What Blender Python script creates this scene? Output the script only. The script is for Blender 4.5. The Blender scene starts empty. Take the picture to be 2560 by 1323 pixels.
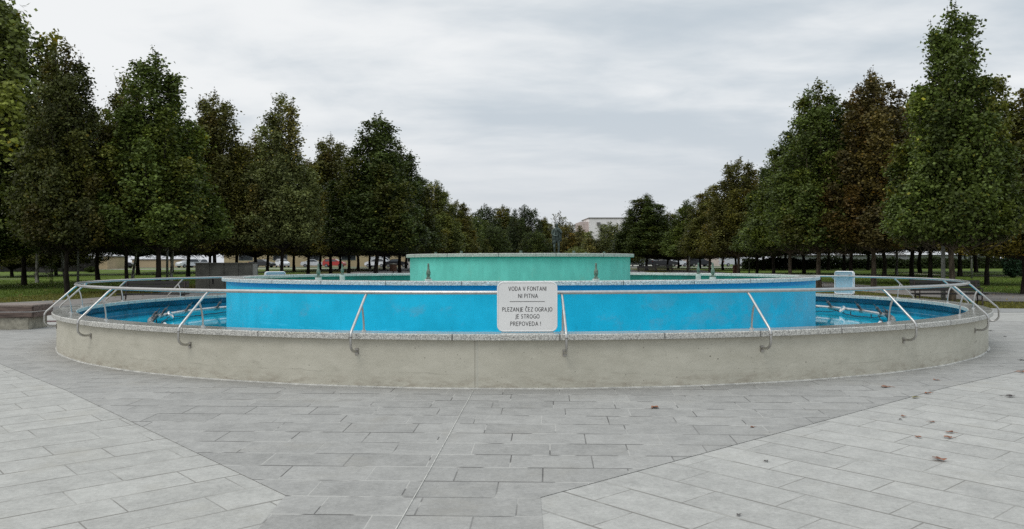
import bpy, bmesh, math, random
import numpy as np
from mathutils import Vector, Matrix
PI = math.pi
R_ = math.radians
scene = bpy.context.scene
COL = scene.collection

# ------------------------------------------------------------------ camera
F = 2172.4          # focal length in photograph pixels (2560 wide)
cam_d = bpy.data.cameras.new("camera")
cam = bpy.data.objects.new("camera", cam_d)
COL.objects.link(cam)
cam_d.sensor_width = 36.0
cam_d.lens = 36.0 * F / 2560.0
cam_d.clip_start = 0.1
cam_d.clip_end = 3000
cam.location = (0, 0, 1.6)
pitch = math.atan2(661.5 - 658.35, F)
cam.matrix_world = (Matrix.Translation((0, 0, 1.6)) @ Matrix.Rotation(PI / 2 - pitch, 4, 'X')
                    @ Matrix.Rotation(-0.0022, 4, 'Z'))
scene.camera = cam

# ------------------------------------------------------------------ world
SUN_EL, SUN_AZ = R_(52), R_(-150)      # azimuth measured from +Y towards +X
world = bpy.data.worlds.new("World")
scene.world = world
world.use_nodes = True
wt = world.node_tree
wt.nodes.clear()


def NN(nt, kind, **kw):
    n = nt.nodes.new(kind)
    for k, v in kw.items():
        setattr(n, k, v)
    return n


def M_(nt, op, a, b=None, c=None, clamp=False):
    n = nt.nodes.new("ShaderNodeMath")
    n.operation = op
    n.use_clamp = clamp
    for i, v in enumerate((a, b, c)):
        if v is None:
            continue
        if isinstance(v, (int, float)):
            n.inputs[i].default_value = v
        else:
            nt.links.new(v, n.inputs[i])
    return n.outputs[0]


def setin(nt, sock, v):
    if isinstance(v, bpy.types.NodeSocket):
        nt.links.new(v, sock)
    elif isinstance(v, tuple) and len(v) == 3 and sock.type == 'RGBA':
        sock.default_value = (*v, 1)
    else:
        sock.default_value = v


def mixc(nt, fac, a, b, mode='MIX'):
    n = nt.nodes.new("ShaderNodeMix")
    n.data_type = 'RGBA'
    n.blend_type = mode
    setin(nt, n.inputs[0], fac)
    setin(nt, n.inputs[6], a)
    setin(nt, n.inputs[7], b)
    return n.outputs[2]


def comb(nt, x, y, z):
    n = nt.nodes.new("ShaderNodeCombineXYZ")
    for i, v in enumerate((x, y, z)):
        setin(nt, n.inputs[i], v)
    return n.outputs[0]


def sep(nt, v):
    n = nt.nodes.new("ShaderNodeSeparateXYZ")
    nt.links.new(v, n.inputs[0])
    return n.outputs


def noise(nt, vec, scale, detail=3, rough=.55, dist=0.0):
    n = nt.nodes.new("ShaderNodeTexNoise")
    setin(nt, n.inputs['Vector'], vec)
    n.inputs['Scale'].default_value = scale
    n.inputs['Detail'].default_value = detail
    n.inputs['Roughness'].default_value = rough
    n.inputs['Distortion'].default_value = dist
    return n.outputs[0]


def smooth(nt, v, lo, hi, a=0.0, b=1.0):
    n = nt.nodes.new("ShaderNodeMapRange")
    n.interpolation_type = 'SMOOTHSTEP'
    setin(nt, n.inputs[0], v)
    n.inputs[1].default_value = lo
    n.inputs[2].default_value = hi
    n.inputs[3].default_value = a
    n.inputs[4].default_value = b
    return n.outputs[0]


def white(nt, vec):
    n = nt.nodes.new("ShaderNodeTexWhiteNoise")
    n.noise_dimensions = '3D'
    nt.links.new(vec, n.inputs['Vector'])
    return n.outputs['Value']


# overcast: a Nishita sky seen faintly through a procedural deck of stratus
wc = NN(wt, "ShaderNodeTexCoord")
d = sep(wt, wc.outputs['Generated'])
zc = M_(wt, 'MAXIMUM', d[2], 0.0)
den = M_(wt, 'ADD', zc, 0.135)
px = M_(wt, 'DIVIDE', d[0], den)
py = M_(wt, 'DIVIDE', d[1], den)
pv = comb(wt, M_(wt, 'MULTIPLY', px, 0.85), py, 3.3)
n1 = noise(wt, pv, .8, 7, .50, .5)
n2 = noise(wt, comb(wt, M_(wt, 'MULTIPLY', px, 0.8), M_(wt, 'MULTIPLY', py, 1.25), 8.1), 2.8, 6, .55, .25)
nn = M_(wt, 'ADD', M_(wt, 'MULTIPLY', n1, .72), M_(wt, 'MULTIPLY', n2, .28))
# brighter bank over the left, thin spot high up
dirb = M_(wt, 'MULTIPLY', d[0], M_(wt, 'MULTIPLY', zc, -.75))
nn2 = M_(wt, 'ADD', nn, dirb)
cf = smooth(wt, nn2, .36, .62)
cloud = mixc(wt, cf, (.58, .645, .70), (.93, .945, .95))
hz = smooth(wt, zc, .0, .22)
cloud = mixc(wt, hz, (.68, .71, .75), cloud)
zen = smooth(wt, zc, .36, .95, 1.0, 1.75)
zn = wt.nodes.new("ShaderNodeVectorMath")
zn.operation = 'SCALE'
wt.links.new(cloud, zn.inputs[0])
wt.links.new(zen, zn.inputs['Scale'])
sky = NN(wt, "ShaderNodeTexSky", sky_type='NISHITA')
sky.sun_disc = False
sky.sun_elevation = SUN_EL
sky.sun_rotation = SUN_AZ
bg1 = NN(wt, "ShaderNodeBackground")
wt.links.new(sky.outputs[0], bg1.inputs[0])
bg1.inputs[1].default_value = 0.08
bg2 = NN(wt, "ShaderNodeBackground")
wt.links.new(zn.outputs[0], bg2.inputs[0])
bg2.inputs[1].default_value = 1.0
mx = NN(wt, "ShaderNodeMixShader")
mx.inputs[0].default_value = .93
wo = NN(wt, "ShaderNodeOutputWorld")
wt.links.new(bg1.outputs[0], mx.inputs[1])
wt.links.new(bg2.outputs[0], mx.inputs[2])
wt.links.new(mx.outputs[0], wo.inputs[0])

sun_d = bpy.data.lights.new("sun", 'SUN')
sun_d.energy = 0.6
sun_d.angle = R_(25)
sun_d.color = (1.0, .96, .9)
sun = bpy.data.objects.new("sun", sun_d)
COL.objects.link(sun)
sv = Vector((math.sin(SUN_AZ) * math.cos(SUN_EL), math.cos(SUN_AZ) * math.cos(SUN_EL), math.sin(SUN_EL)))
sun.rotation_euler = sv.to_track_quat('Z', 'Y').to_euler()
sun.location = sv * 50

scene.view_settings.view_transform = 'Standard'
scene.view_settings.look = 'None'
scene.view_settings.exposure = 0
scene.view_settings.gamma = 1
scene.cycles.max_bounces = 6
scene.cycles.diffuse_bounces = 3
scene.cycles.glossy_bounces = 3
scene.cycles.transparent_max_bounces = 8
scene.cycles.sample_clamp_indirect = 4
scene.cycles.use_denoising = False

# ------------------------------------------------------------------ helpers
CX, CY = 0.192, 20.88        # fountain centre


def gz(x, y):
    """height of the ground"""
    z = 0.0
    if y < 11:
        z = -.028 * (11 - y)
    t = min(1, max(0, (y - 55) / 90))
    return z + .95 * t * t * (3 - 2 * t)


def X(px_, Y):
    return (px_ - 1280) / F * Y


def Z(py_, Y, px_=1300):
    return 1.6 - (py_ - (658.35 - .0022 * (px_ - 1300))) / F * Y


def tag(o, label=None, cat=None, group=None, kind=None):
    if label:
        o['label'] = label
    if cat:
        o['category'] = cat
    if group:
        o['group'] = group
    if kind:
        o['kind'] = kind
    return o


def empty(name, loc=(0, 0, 0), rz=0.0, scale=(1, 1, 1)):
    o = bpy.data.objects.new(name, None)
    o.empty_display_size = .2
    COL.objects.link(o)
    o.location = loc
    o.rotation_euler = (0, 0, rz)
    o.scale = scale
    return o


class MB:
    def __init__(s):
        s.v, s.f = [], []

    def add(s, vs, fs):
        k = len(s.v)
        s.v += [tuple(p) for p in vs]
        s.f += [tuple(k + i for i in f) for f in fs]
        return s

    def box(s, c, size, rz=0.0, rx=0.0, bev=0.0):
        bm = bmesh.new()
        bmesh.ops.create_cube(bm, size=1)
        m = Matrix.Translation(c) @ Matrix.Rotation(rz, 4, 'Z') @ Matrix.Rotation(rx, 4, 'X') @ Matrix.Diagonal((*size, 1))
        bmesh.ops.transform(bm, matrix=m, verts=bm.verts)
        if bev:
            bmesh.ops.bevel(bm, geom=list(bm.edges), offset=bev, segments=2, affect='EDGES')
        s.bm(bm)
        return s

    def bm(s, bm):
        bm.verts.index_update()
        s.add([v.co[:] for v in bm.verts], [[v.index for v in f.verts] for f in bm.faces])
        bm.free()

    def tube(s, pts, r, n=8, cap=True, closed=False):
        pts = [Vector(p) for p in pts]
        rs = r if isinstance(r, (list, tuple)) else [r] * len(pts)
        N = len(pts)
        up = Vector((0, 0, 1))
        vs, fs = [], []
        prev = None
        for i, p in enumerate(pts):
            if closed:
                t = pts[(i + 1) % N] - pts[i - 1]
            else:
                t = pts[min(i + 1, N - 1)] - pts[max(i - 1, 0)]
            t.normalize()
            if prev is None:
                a = t.cross(up)
                if a.length < .05:
                    a = t.cross(Vector((0, 1, 0)))
            else:
                a = prev - t * prev.dot(t)
            a.normalize()
            prev = a
            b = t.cross(a)
            for k in range(n):
                an = 2 * PI * k / n
                vs.append(p + a * (math.cos(an) * rs[i]) + b * (math.sin(an) * rs[i]))
        m = N if closed else N - 1
        for i in range(m):
            j = (i + 1) % N
            for k in range(n):
                k2 = (k + 1) % n
                fs.append((i * n + k, i * n + k2, j * n + k2, j * n + k))
        if cap and not closed:
            fs.append(tuple(range(n))[::-1])
            fs.append(tuple((N - 1) * n + k for k in range(n)))
        return s.add(vs, fs)

    def lathe(s, prof, n=24, c=(0, 0, 0), closed=False, mtx=None):
        vs, fs = [], []
        m = len(prof)
        for k in range(n):
            a = 2 * PI * k / n
            for r, z in prof:
                p = Vector((r * math.sin(a), -r * math.cos(a), z))
                if mtx:
                    p = mtx @ p
                vs.append((p.x + c[0], p.y + c[1], p.z + c[2]))
        for k in range(n):
            k2 = (k + 1) % n
            for i in range(m if closed else m - 1):
                j = (i + 1) % m
                fs.append((k * m + i, k2 * m + i, k2 * m + j, k * m + j))
        return s.add(vs, fs)

    def build(s, name, mat, parent=None, smooth_=False, loc=None):
        me = bpy.data.meshes.new(name)
        me.from_pydata(s.v, [], s.f)
        bm = bmesh.new()
        bm.from_mesh(me)
        bmesh.ops.recalc_face_normals(bm, faces=bm.faces)
        bm.to_mesh(me)
        bm.free()
        me.update()
        if mat:
            me.materials.append(mat)
        if smooth_:
            for p in me.polygons:
                p.use_smooth = True
            if smooth_ is not True:
                me.set_sharp_from_angle(angle=R_(smooth_))
        o = bpy.data.objects.new(name, me)
        COL.objects.link(o)
        if parent:
            o.parent = parent
        if loc:
            o.location = loc
        return o


def children(o):
    return [c for c in KIDS if c.parent == o]


def copy_tree(root, loc, rz=0.0, scale=None):
    r = root.copy()
    COL.objects.link(r)
    r.location = loc
    r.rotation_euler = (0, 0, rz)
    if scale:
        r.scale = scale
    for ch in list(root.children):
        c = ch.copy()
        COL.objects.link(c)
        c.parent = r
        for g in list(ch.children):
            d_ = g.copy()
            COL.objects.link(d_)
            d_.parent = c
    return r


# ------------------------------------------------------------------ materials
def mat(name, col=(.5, .5, .5), rough=.6, metal=0.0, spec=.5):
    m = bpy.data.materials.new(name)
    m.use_nodes = True
    nt = m.node_tree
    b = nt.nodes['Principled BSDF']
    b.inputs['Base Color'].default_value = (*col, 1)
    b.inputs['Roughness'].default_value = rough
    b.inputs['Metallic'].default_value = metal
    b.inputs['Specular IOR Level'].default_value = spec
    return m, nt, b


def bump(nt, b, h, strength=.3, dist=.01):
    n = nt.nodes.new("ShaderNodeBump")
    n.inputs['Strength'].default_value = strength
    n.inputs['Distance'].default_value = dist
    nt.links.new(h, n.inputs['Height'])
    nt.links.new(n.outputs[0], b.inputs['Normal'])


def objc(nt):
    return nt.nodes.new("ShaderNodeTexCoord").outputs['Object']


def vscale(nt, v, s):
    n = nt.nodes.new("ShaderNodeMapping")
    nt.links.new(v, n.inputs[0])
    n.inputs['Scale'].default_value = s
    return n.outputs[0]


def simple(name, col, rough=.6, metal=0.0, var=.15, scale=6, spec=.5, bmp=0.0, scale3=None, col2=None):
    m, nt, b = mat(name, col, rough, metal, spec)
    v = objc(nt)
    if scale3:
        v = vscale(nt, v, scale3)
    n = noise(nt, v, scale, 5, .6)
    dark = col2 if col2 else tuple(c * (1 - var * 2) for c in col)
    light = tuple(min(1, c * (1 + var)) for c in col)
    nt.links.new(mixc(nt, smooth(nt, n, .3, .7), dark, light), b.inputs['Base Color'])
    if bmp:
        bump(nt, b, noise(nt, v, scale * 4, 4), bmp, .01)
    return m


def paving(name, base, rot, seed, joint_dark, joint_light, lightfrac, var=.10, L=.70, W=.425):
    m, nt, b = mat(name, base, .75, 0, .35)
    v = objc(nt)
    mp = nt.nodes.new("ShaderNodeMapping")
    mp.vector_type = 'TEXTURE'
    mp.inputs['Rotation'].default_value = (0, 0, R_(rot))
    nt.links.new(v, mp.inputs[0])
    s = sep(nt, mp.outputs[0])
    # seams are never dead straight
    wob = M_(nt, 'MULTIPLY', M_(nt, 'SUBTRACT', noise(nt, v, 1.3, 2), .5), .012)
    y = M_(nt, 'DIVIDE', M_(nt, 'ADD', s[1], wob), W)
    row = M_(nt, 'FLOOR', y)
    off = white(nt, comb(nt, row, seed, 1.7))
    offb = M_(nt, 'ADD', M_(nt, 'MULTIPLY', row, .43), M_(nt, 'MULTIPLY', off, .35))
    x = M_(nt, 'ADD', M_(nt, 'DIVIDE', s[0], L), offb)
    cell = M_(nt, 'FLOOR', x)
    rnd = white(nt, comb(nt, cell, row, seed + .5))
    fx = M_(nt, 'FRACT', x)
    fy = M_(nt, 'FRACT', y)
    ex = M_(nt, 'MULTIPLY', M_(nt, 'MINIMUM', fx, M_(nt, 'SUBTRACT', 1.0, fx)), L)
    ey = M_(nt, 'MULTIPLY', M_(nt, 'MINIMUM', fy, M_(nt, 'SUBTRACT', 1.0, fy)), W)
    jw = M_(nt, 'ADD', .0025, M_(nt, 'MULTIPLY', noise(nt, v, 2.1, 3), .008))
    jx = smooth(nt, M_(nt, 'SUBTRACT', ex, M_(nt, 'MULTIPLY', jw, .55)), -.001, .004, 1, 0)
    jy = smooth(nt, M_(nt, 'SUBTRACT', ey, M_(nt, 'MULTIPLY', jw, 1.25)), -.001, .005, 1, 0)
    big = noise(nt, v, .55, 4, .6)
    mid = noise(nt, v, 5.5, 5, .62)
    grain = noise(nt, v, 90, 3, .7)
    fine = noise(nt, vscale(nt, v, (1, 1, 1)), 28, 4, .7)
    val = M_(nt, 'ADD', M_(nt, 'MULTIPLY', M_(nt, 'SUBTRACT', rnd, .5), var * 2.2),
             M_(nt, 'MULTIPLY', M_(nt, 'SUBTRACT', big, .5), .35))
    val = M_(nt, 'ADD', val, M_(nt, 'MULTIPLY', M_(nt, 'SUBTRACT', mid, .5), .60))
    val = M_(nt, 'ADD', val, M_(nt, 'MULTIPLY', M_(nt, 'SUBTRACT', grain, .5), .35))
    val = M_(nt, 'ADD', val, M_(nt, 'MULTIPLY', M_(nt, 'SUBTRACT', fine, .5), .65))
    val = M_(nt, 'ADD', val, 1.0)
    sc = nt.nodes.new("ShaderNodeVectorMath")
    sc.operation = 'SCALE'
    sc.inputs[0].default_value = base
    nt.links.new(val, sc.inputs['Scale'])
    c = sc.outputs[0]
    # warm dirt film
    dirt = smooth(nt, noise(nt, v, 1.1, 6, .65), .52, .78)
    c = mixc(nt, M_(nt, 'MULTIPLY', dirt, .50), c, tuple(k * f for k, f in zip(base, (.82, .78, .70))))
    # dark specks and little stains
    vor = nt.nodes.new("ShaderNodeTexVoronoi")
    vor.inputs['Scale'].default_value = 7
    nt.links.new(v, vor.inputs['Vector'])
    sp = smooth(nt, vor.outputs['Distance'], .022, .05, 1, 0)
    sp = M_(nt, 'MULTIPLY', sp, M_(nt, 'GREATER_THAN', white(nt, vor.outputs['Position']), .80))
    c = mixc(nt, M_(nt, 'MULTIPLY', sp, .7), c, (.06, .055, .05))
    which = smooth(nt, noise(nt, v, 1.7, 2), .62 - lightfrac * .3, .66 - lightfrac * .3)
    presence = smooth(nt, noise(nt, v, .9, 3, .7), .36, .56)
    jcx = mixc(nt, which, joint_dark, joint_light)
    j = M_(nt, 'MAXIMUM', jx, jy)
    jf = M_(nt, 'MULTIPLY', j, M_(nt, 'ADD', .44, M_(nt, 'MULTIPLY', presence, .50)))
    c = mixc(nt, jf, c, jcx)
    nt.links.new(c, b.inputs['Base Color'])
    h = M_(nt, 'SUBTRACT', M_(nt, 'ADD', M_(nt, 'MULTIPLY', grain, .25), M_(nt, 'MULTIPLY', rnd, .3)), j)
    bump(nt, b, h, .45, .006)
    return m


def angle_joint(nt, v, segs, width, phase=0.0):
    s = sep(nt, v)
    a = M_(nt, 'ARCTAN2', s[0], M_(nt, 'MULTIPLY', s[1], -1.0))
    u = M_(nt, 'ADD', M_(nt, 'MULTIPLY', a, segs / (2 * PI)), phase)
    f = M_(nt, 'FRACT', u)
    e = M_(nt, 'MINIMUM', f, M_(nt, 'SUBTRACT', 1.0, f))
    return smooth(nt, e, width * .5, width, 1, 0), M_(nt, 'FLOOR', u), a


def granite(name, base, segs, phase, radius, cast=(1, 1, 1), updark=.45):
    m, nt, b = mat(name, base, .4, 0, .5)
    v = objc(nt)
    w = .012 / (2 * PI * radius / segs)
    j, idx, a = angle_joint(nt, v, segs, w, phase)
    g1 = noise(nt, v, 55, 3, .75)
    g2 = noise(nt, v, 130, 2, .7)
    g = M_(nt, 'ADD', M_(nt, 'MULTIPLY', g1, .6), M_(nt, 'MULTIPLY', g2, .4))
    sp = smooth(nt, g, .39, .61)
    lo = tuple(k * .28 * q for k, q in zip(base, cast))
    hi = tuple(min(1, k * 1.42 * q) for k, q in zip(base, cast))
    c = mixc(nt, sp, lo, hi)
    rnd = white(nt, comb(nt, idx, segs * 1.0, .3))
    c = mixc(nt, M_(nt, 'MULTIPLY', rnd, .25), c, tuple(k * .6 for k in base))
    st = smooth(nt, noise(nt, v, 2.2, 6, .7), .5, .75)
    c = mixc(nt, M_(nt, 'MULTIPLY', st, .35), c, (base[0] * .62, base[1] * .60, base[2] * .52))
    c = mixc(nt, M_(nt, 'MULTIPLY', j, .85), c, (.06, .06, .055))
    nt.links.new(c, b.inputs['Base Color'])
    # sawn upper face is honed, the outer face bush-hammered
    geo = nt.nodes.new("ShaderNodeNewGeometry")
    nz = sep(nt, geo.outputs['Normal'])[2]
    up = smooth(nt, nz, .7, .95)
    rr = M_(nt, 'SUBTRACT', .62, M_(nt, 'MULTIPLY', up, .44))
    b.inputs['Specular IOR Level'].default_value = .7
    rr = M_(nt, 'ADD', rr, M_(nt, 'MULTIPLY', M_(nt, 'SUBTRACT', noise(nt, v, 1.8, 4), .5), .35))
    c = mixc(nt, M_(nt, 'MULTIPLY', up, updark), c, tuple(k * .40 for k in base))  # upper face darkened: reflection of dark trees put into the colour
    nt.links.new(c, b.inputs['Base Color'])
    nt.links.new(rr, b.inputs['Roughness'])
    bump(nt, b, M_(nt, 'MULTIPLY', g1, M_(nt, 'SUBTRACT', 1.0, up)), .6, .012)
    return m


def paint_wall(name, col, deep, z_split, patch, seed, right_fade=0.0, soft=.02):
    """painted render: coat, deeper band with coping shade painted in, chalky patches, drips, tide marks and hairline joints"""
    m, nt, b = mat(name, col, .55, 0, .3)
    v = objc(nt)
    s = sep(nt, v)
    a = M_(nt, 'ARCTAN2', s[0], M_(nt, 'MULTIPLY', s[1], -1.0))
    uv = comb(nt, M_(nt, 'MULTIPLY', a, 6.7), s[2], seed)
    blot = noise(nt, uv, 1.6, 6, .6)
    streak = noise(nt, vscale(nt, uv, (4.5, .7, 1)), 1.5, 5, .65)
    t = M_(nt, 'ADD', M_(nt, 'MULTIPLY', blot, .78), M_(nt, 'MULTIPLY', streak, .22))
    c = mixc(nt, smooth(nt, t, .35, .68), tuple(k * .90 for k in col), tuple(min(1, k * 1.09 + .006) for k in col))
    # chalky rubbed patches
    p1 = noise(nt, vscale(nt, uv, (1.0, 1.3, 1)), 1.5, 10, .68, .2)
    sidew = smooth(nt, a, -.1, .75)
    thr = M_(nt, 'ADD', p1, M_(nt, 'MULTIPLY', sidew, right_fade))
    band = M_(nt, 'ADD', .45, M_(nt, 'MULTIPLY', smooth(nt, M_(nt, 'ABSOLUTE', M_(nt, 'SUBTRACT', s[2], z_split - .42)), .0, .3, 1, 0), .6))
    pm = M_(nt, 'MULTIPLY', smooth(nt, thr, .56, .68), band, clamp=True)
    c = mixc(nt, M_(nt, 'MULTIPLY', pm, .40), c, patch)
    # lime runs below the coping and rising damp at the foot
    run = smooth(nt, noise(nt, vscale(nt, uv, (11, .30, 1)), 1.3, 5, .7), .60, .70)
    runz = smooth(nt, s[2], z_split - .75, z_split + .05, 0, 1)
    c = mixc(nt, M_(nt, 'MULTIPLY', M_(nt, 'MULTIPLY', run, runz), .20), c, patch)
    scuff = smooth(nt, noise(nt, vscale(nt, uv, (3, 9, 1)), 3.1, 6, .75), .62, .70)
    c = mixc(nt, M_(nt, 'MULTIPLY', scuff, .18), c, tuple(min(1, k * 1.2 + .06) for k in col))
    far = M_(nt, 'MULTIPLY', smooth(nt, a, .75, 1.25), right_fade * 2.6)
    c = mixc(nt, far, c, tuple(k * .55 + .19 for k in col))
    # pale tide marks low down
    tide = M_(nt, 'MULTIPLY', smooth(nt, M_(nt, 'ABSOLUTE', M_(nt, 'SUBTRACT', s[2], z_split - .66)), 0, .05, 1, 0),
              smooth(nt, noise(nt, vscale(nt, uv, (1, 8, 1)), 2.6, 5, .7), .5, .62))
    c = mixc(nt, M_(nt, 'MULTIPLY', tide, .35), c, tuple(min(1, k * 1.25 + .07) for k in col))
    # dark damp smudges
    sm = smooth(nt, noise(nt, vscale(nt, uv, (2.2, 1.6, 1)), 1.9, 4, .6), .66, .76)
    c = mixc(nt, M_(nt, 'MULTIPLY', sm, .22), c, tuple(k * .45 for k in col))
    # deeper blue band under the coping, overhang shade mixed into its colour
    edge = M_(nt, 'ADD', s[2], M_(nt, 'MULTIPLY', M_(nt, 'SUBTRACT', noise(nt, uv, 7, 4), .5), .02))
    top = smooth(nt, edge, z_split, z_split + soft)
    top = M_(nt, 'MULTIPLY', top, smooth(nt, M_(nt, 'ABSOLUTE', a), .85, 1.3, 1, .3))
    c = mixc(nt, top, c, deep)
    f = M_(nt, 'FRACT', M_(nt, 'MULTIPLY', a, 4.1))
    hl = M_(nt, 'MULTIPLY', smooth(nt, f, .0, .0035, 1, 0), smooth(nt, M_(nt, 'ADD', s[2], M_(nt, 'MULTIPLY', white(nt, comb(nt, M_(nt, 'FLOOR', M_(nt, 'MULTIPLY', a, 4.1)), 1.0, 2.0)), .35)),
                                                           z_split - .36, z_split - .32, 1, 0))
    c = mixc(nt, M_(nt, 'MULTIPLY', hl, .7), c, tuple(k * .15 for k in col))
    nt.links.new(c, b.inputs['Base Color'])
    bump(nt, b, noise(nt, v, 14, 5), .25, .01)
    return m


def concrete_wall():
    m, nt, b = mat("raw_concrete", (.36, .35, .28), .85, 0, .2)
    v = objc(nt)
    s = sep(nt, v)
    a = M_(nt, 'ARCTAN2', s[0], M_(nt, 'MULTIPLY', s[1], -1.0))
    uv = comb(nt, M_(nt, 'MULTIPLY', a, 9.87), s[2], 0.0)
    base = noise(nt, uv, .8, 6, .6)
    cloud_ = noise(nt, vscale(nt, uv, (1, 2, 1)), 3.5, 6, .65)
    t = M_(nt, 'ADD', M_(nt, 'MULTIPLY', base, .5), M_(nt, 'MULTIPLY', cloud_, .5))
    c = mixc(nt, smooth(nt, t, .3, .7), (.445, .425, .35), (.56, .535, .45))
    streak = noise(nt, vscale(nt, uv, (9, .5, 1)), 1.2, 4, .6)
    c = mixc(nt, M_(nt, 'MULTIPLY', smooth(nt, streak, .55, .75), .22), c, (.5, .48, .40))
    # rusty / soiled course near the ground
    zz = M_(nt, 'ADD', s[2], M_(nt, 'MULTIPLY', M_(nt, 'SUBTRACT', noise(nt, uv, 1.1, 4), .5), .16))
    low = smooth(nt, zz, .03, .22, 1, 0)
    lown = smooth(nt, noise(nt, vscale(nt, uv, (1, 3.0, 1)), 4.2, 6, .7), .42, .66)
    c = mixc(nt, M_(nt, 'MULTIPLY', M_(nt, 'MULTIPLY', low, lown), .50), c, (.25, .205, .155))
    line = smooth(nt, M_(nt, 'ABSOLUTE', M_(nt, 'SUBTRACT', zz, .20)), .0, .012, 1, 0)
    ln2 = smooth(nt, noise(nt, vscale(nt, uv, (.8, 4, 1)), 2.2, 4, .7), .5, .6)
    c = mixc(nt, M_(nt, 'MULTIPLY', M_(nt, 'MULTIPLY', line, ln2), .22), c, (.13, .115, .09))
    smud = smooth(nt, noise(nt, vscale(nt, uv, (1.2, 2.6, 1)), 2.3, 5, .6), .60, .72)
    zband = M_(nt, 'MULTIPLY', smooth(nt, s[2], .1, .22), smooth(nt, s[2], .40, .3))
    sider = smooth(nt, a, .45, .95)
    c = mixc(nt, M_(nt, 'MULTIPLY', M_(nt, 'MULTIPLY', smud, zband), M_(nt, 'ADD', .18, M_(nt, 'MULTIPLY', sider, .5))), c, (.15, .14, .115))
    # darker skirting at the very bottom
    c = mixc(nt, M_(nt, 'MULTIPLY', smooth(nt, M_(nt, 'ADD', s[2], M_(nt, 'MULTIPLY', noise(nt, uv, 9, 4), -.03)), -.01, .012, 1, 0), .8), c, (.07, .065, .05))
    for sc_, th, rr in ((7, .86, .05), (14, .90, .07), (24, .90, .09)):
        vor = nt.nodes.new("ShaderNodeTexVoronoi")
        vor.inputs['Scale'].default_value = sc_
        nt.links.new(uv, vor.inputs['Vector'])
        p = M_(nt, 'MULTIPLY', smooth(nt, vor.outputs['Distance'], rr, rr * 1.8, 1, 0),
               M_(nt, 'GREATER_THAN', white(nt, vor.outputs['Position']), th))
        c = mixc(nt, M_(nt, 'MULTIPLY', p, .75), c, (.09, .08, .065))
    # cast joint
    jt = smooth(nt, M_(nt, 'ABSOLUTE', M_(nt, 'ADD', a, .0645)), .0006, .0022, 1, 0)
    c = mixc(nt, M_(nt, 'MULTIPLY', jt, .6), c, (.47, .46, .40))
    jt2 = smooth(nt, M_(nt, 'ABSOLUTE', M_(nt, 'ADD', a, .0675)), .0002, .0008, 1, 0)
    c = mixc(nt, M_(nt, 'MULTIPLY', jt2, .6), c, (.18, .17, .14))
    nt.links.new(c, b.inputs['Base Color'])
    bump(nt, b, M_(nt, 'ADD', noise(nt, uv, 22, 5, .6), M_(nt, 'MULTIPLY', cloud_, .6)), .35, .012)
    return m


M = {}
M['pave_dark'] = paving("dark_paving", (.318, .312, .293), -2.4, 3.0, (.085, .08, .075), (.44, .43, .40), .45, .075)
M['pave_left'] = paving("light_paving", (.392, .386, .358), 40.5, 7.0, (.20, .19, .17), (.33, .32, .29), .2, .045, L=.86)
M['pave_right'] = paving("light_paving_b", (.392, .386, .360), -48.0, 11.0, (.20, .19, .17), (.33, .32, .29), .2, .045, L=.86)
M['pave_band'] = paving("grey_paving", (.30, .30, .29), 0, 13.0, (.12, .12, .11), (.33, .32, .29), .2, .06)
M['maroon'] = simple("maroon_setts", (.10, .042, .040), .8, var=.2, scale=8)
M['asphalt'] = simple("path_asphalt", (.215, .195, .175), .9, var=.14, scale=1.2, bmp=.3)
M['avenue'] = simple("avenue_asphalt", (.15, .148, .142), .9, var=.16, scale=1.0)
M['road'] = simple("road_concrete", (.44, .42, .38), .85, var=.08, scale=.5)
M['parking'] = simple("parking_asphalt", (.13, .13, .13), .9, var=.1, scale=.5)
M['gravel'] = simple("pale_gravel", (.38, .38, .24), .9, var=.12, scale=3)
M['sealant'] = simple("white_sealant", (.50, .49, .45), .6, var=.15, scale=9)
M['concrete'] = concrete_wall()
M['cop_out'] = granite("coping_granite", (.56, .55, .505), 46, .70, 9.9)
M['cop_mid'] = granite("coping_granite_b", (.64, .655, .63), 32, .76, 6.75, updark=0)
M['cop_top'] = granite("coping_granite_c", (.50, .51, .45), 14, .39, 2.7, updark=0)
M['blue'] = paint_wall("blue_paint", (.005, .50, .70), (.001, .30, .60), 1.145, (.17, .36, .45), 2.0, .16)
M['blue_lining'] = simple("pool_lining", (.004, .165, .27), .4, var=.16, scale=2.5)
M['blue_floor'] = simple("pool_floor", (.004, .33, .50), .4, var=.08, scale=2.5)
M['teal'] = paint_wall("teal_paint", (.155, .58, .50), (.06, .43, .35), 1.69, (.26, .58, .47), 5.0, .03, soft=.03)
M['teal_lining'] = simple("teal_lining", (.02, .34, .29), .4, var=.12, scale=2.5)


def water_mat(name, col):
    m, nt, b = mat(name, col, .035, 0, .6)
    v = objc(nt)
    n = noise(nt, v, 1.3, 4, .55)
    c = mixc(nt, smooth(nt, n, .35, .7), tuple(k * .82 for k in col), tuple(k * 1.12 for k in col))
    nt.links.new(c, b.inputs['Base Color'])
    bump(nt, b, noise(nt, v, 2.2, 3, .5), .05, .03)
    return m


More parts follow.
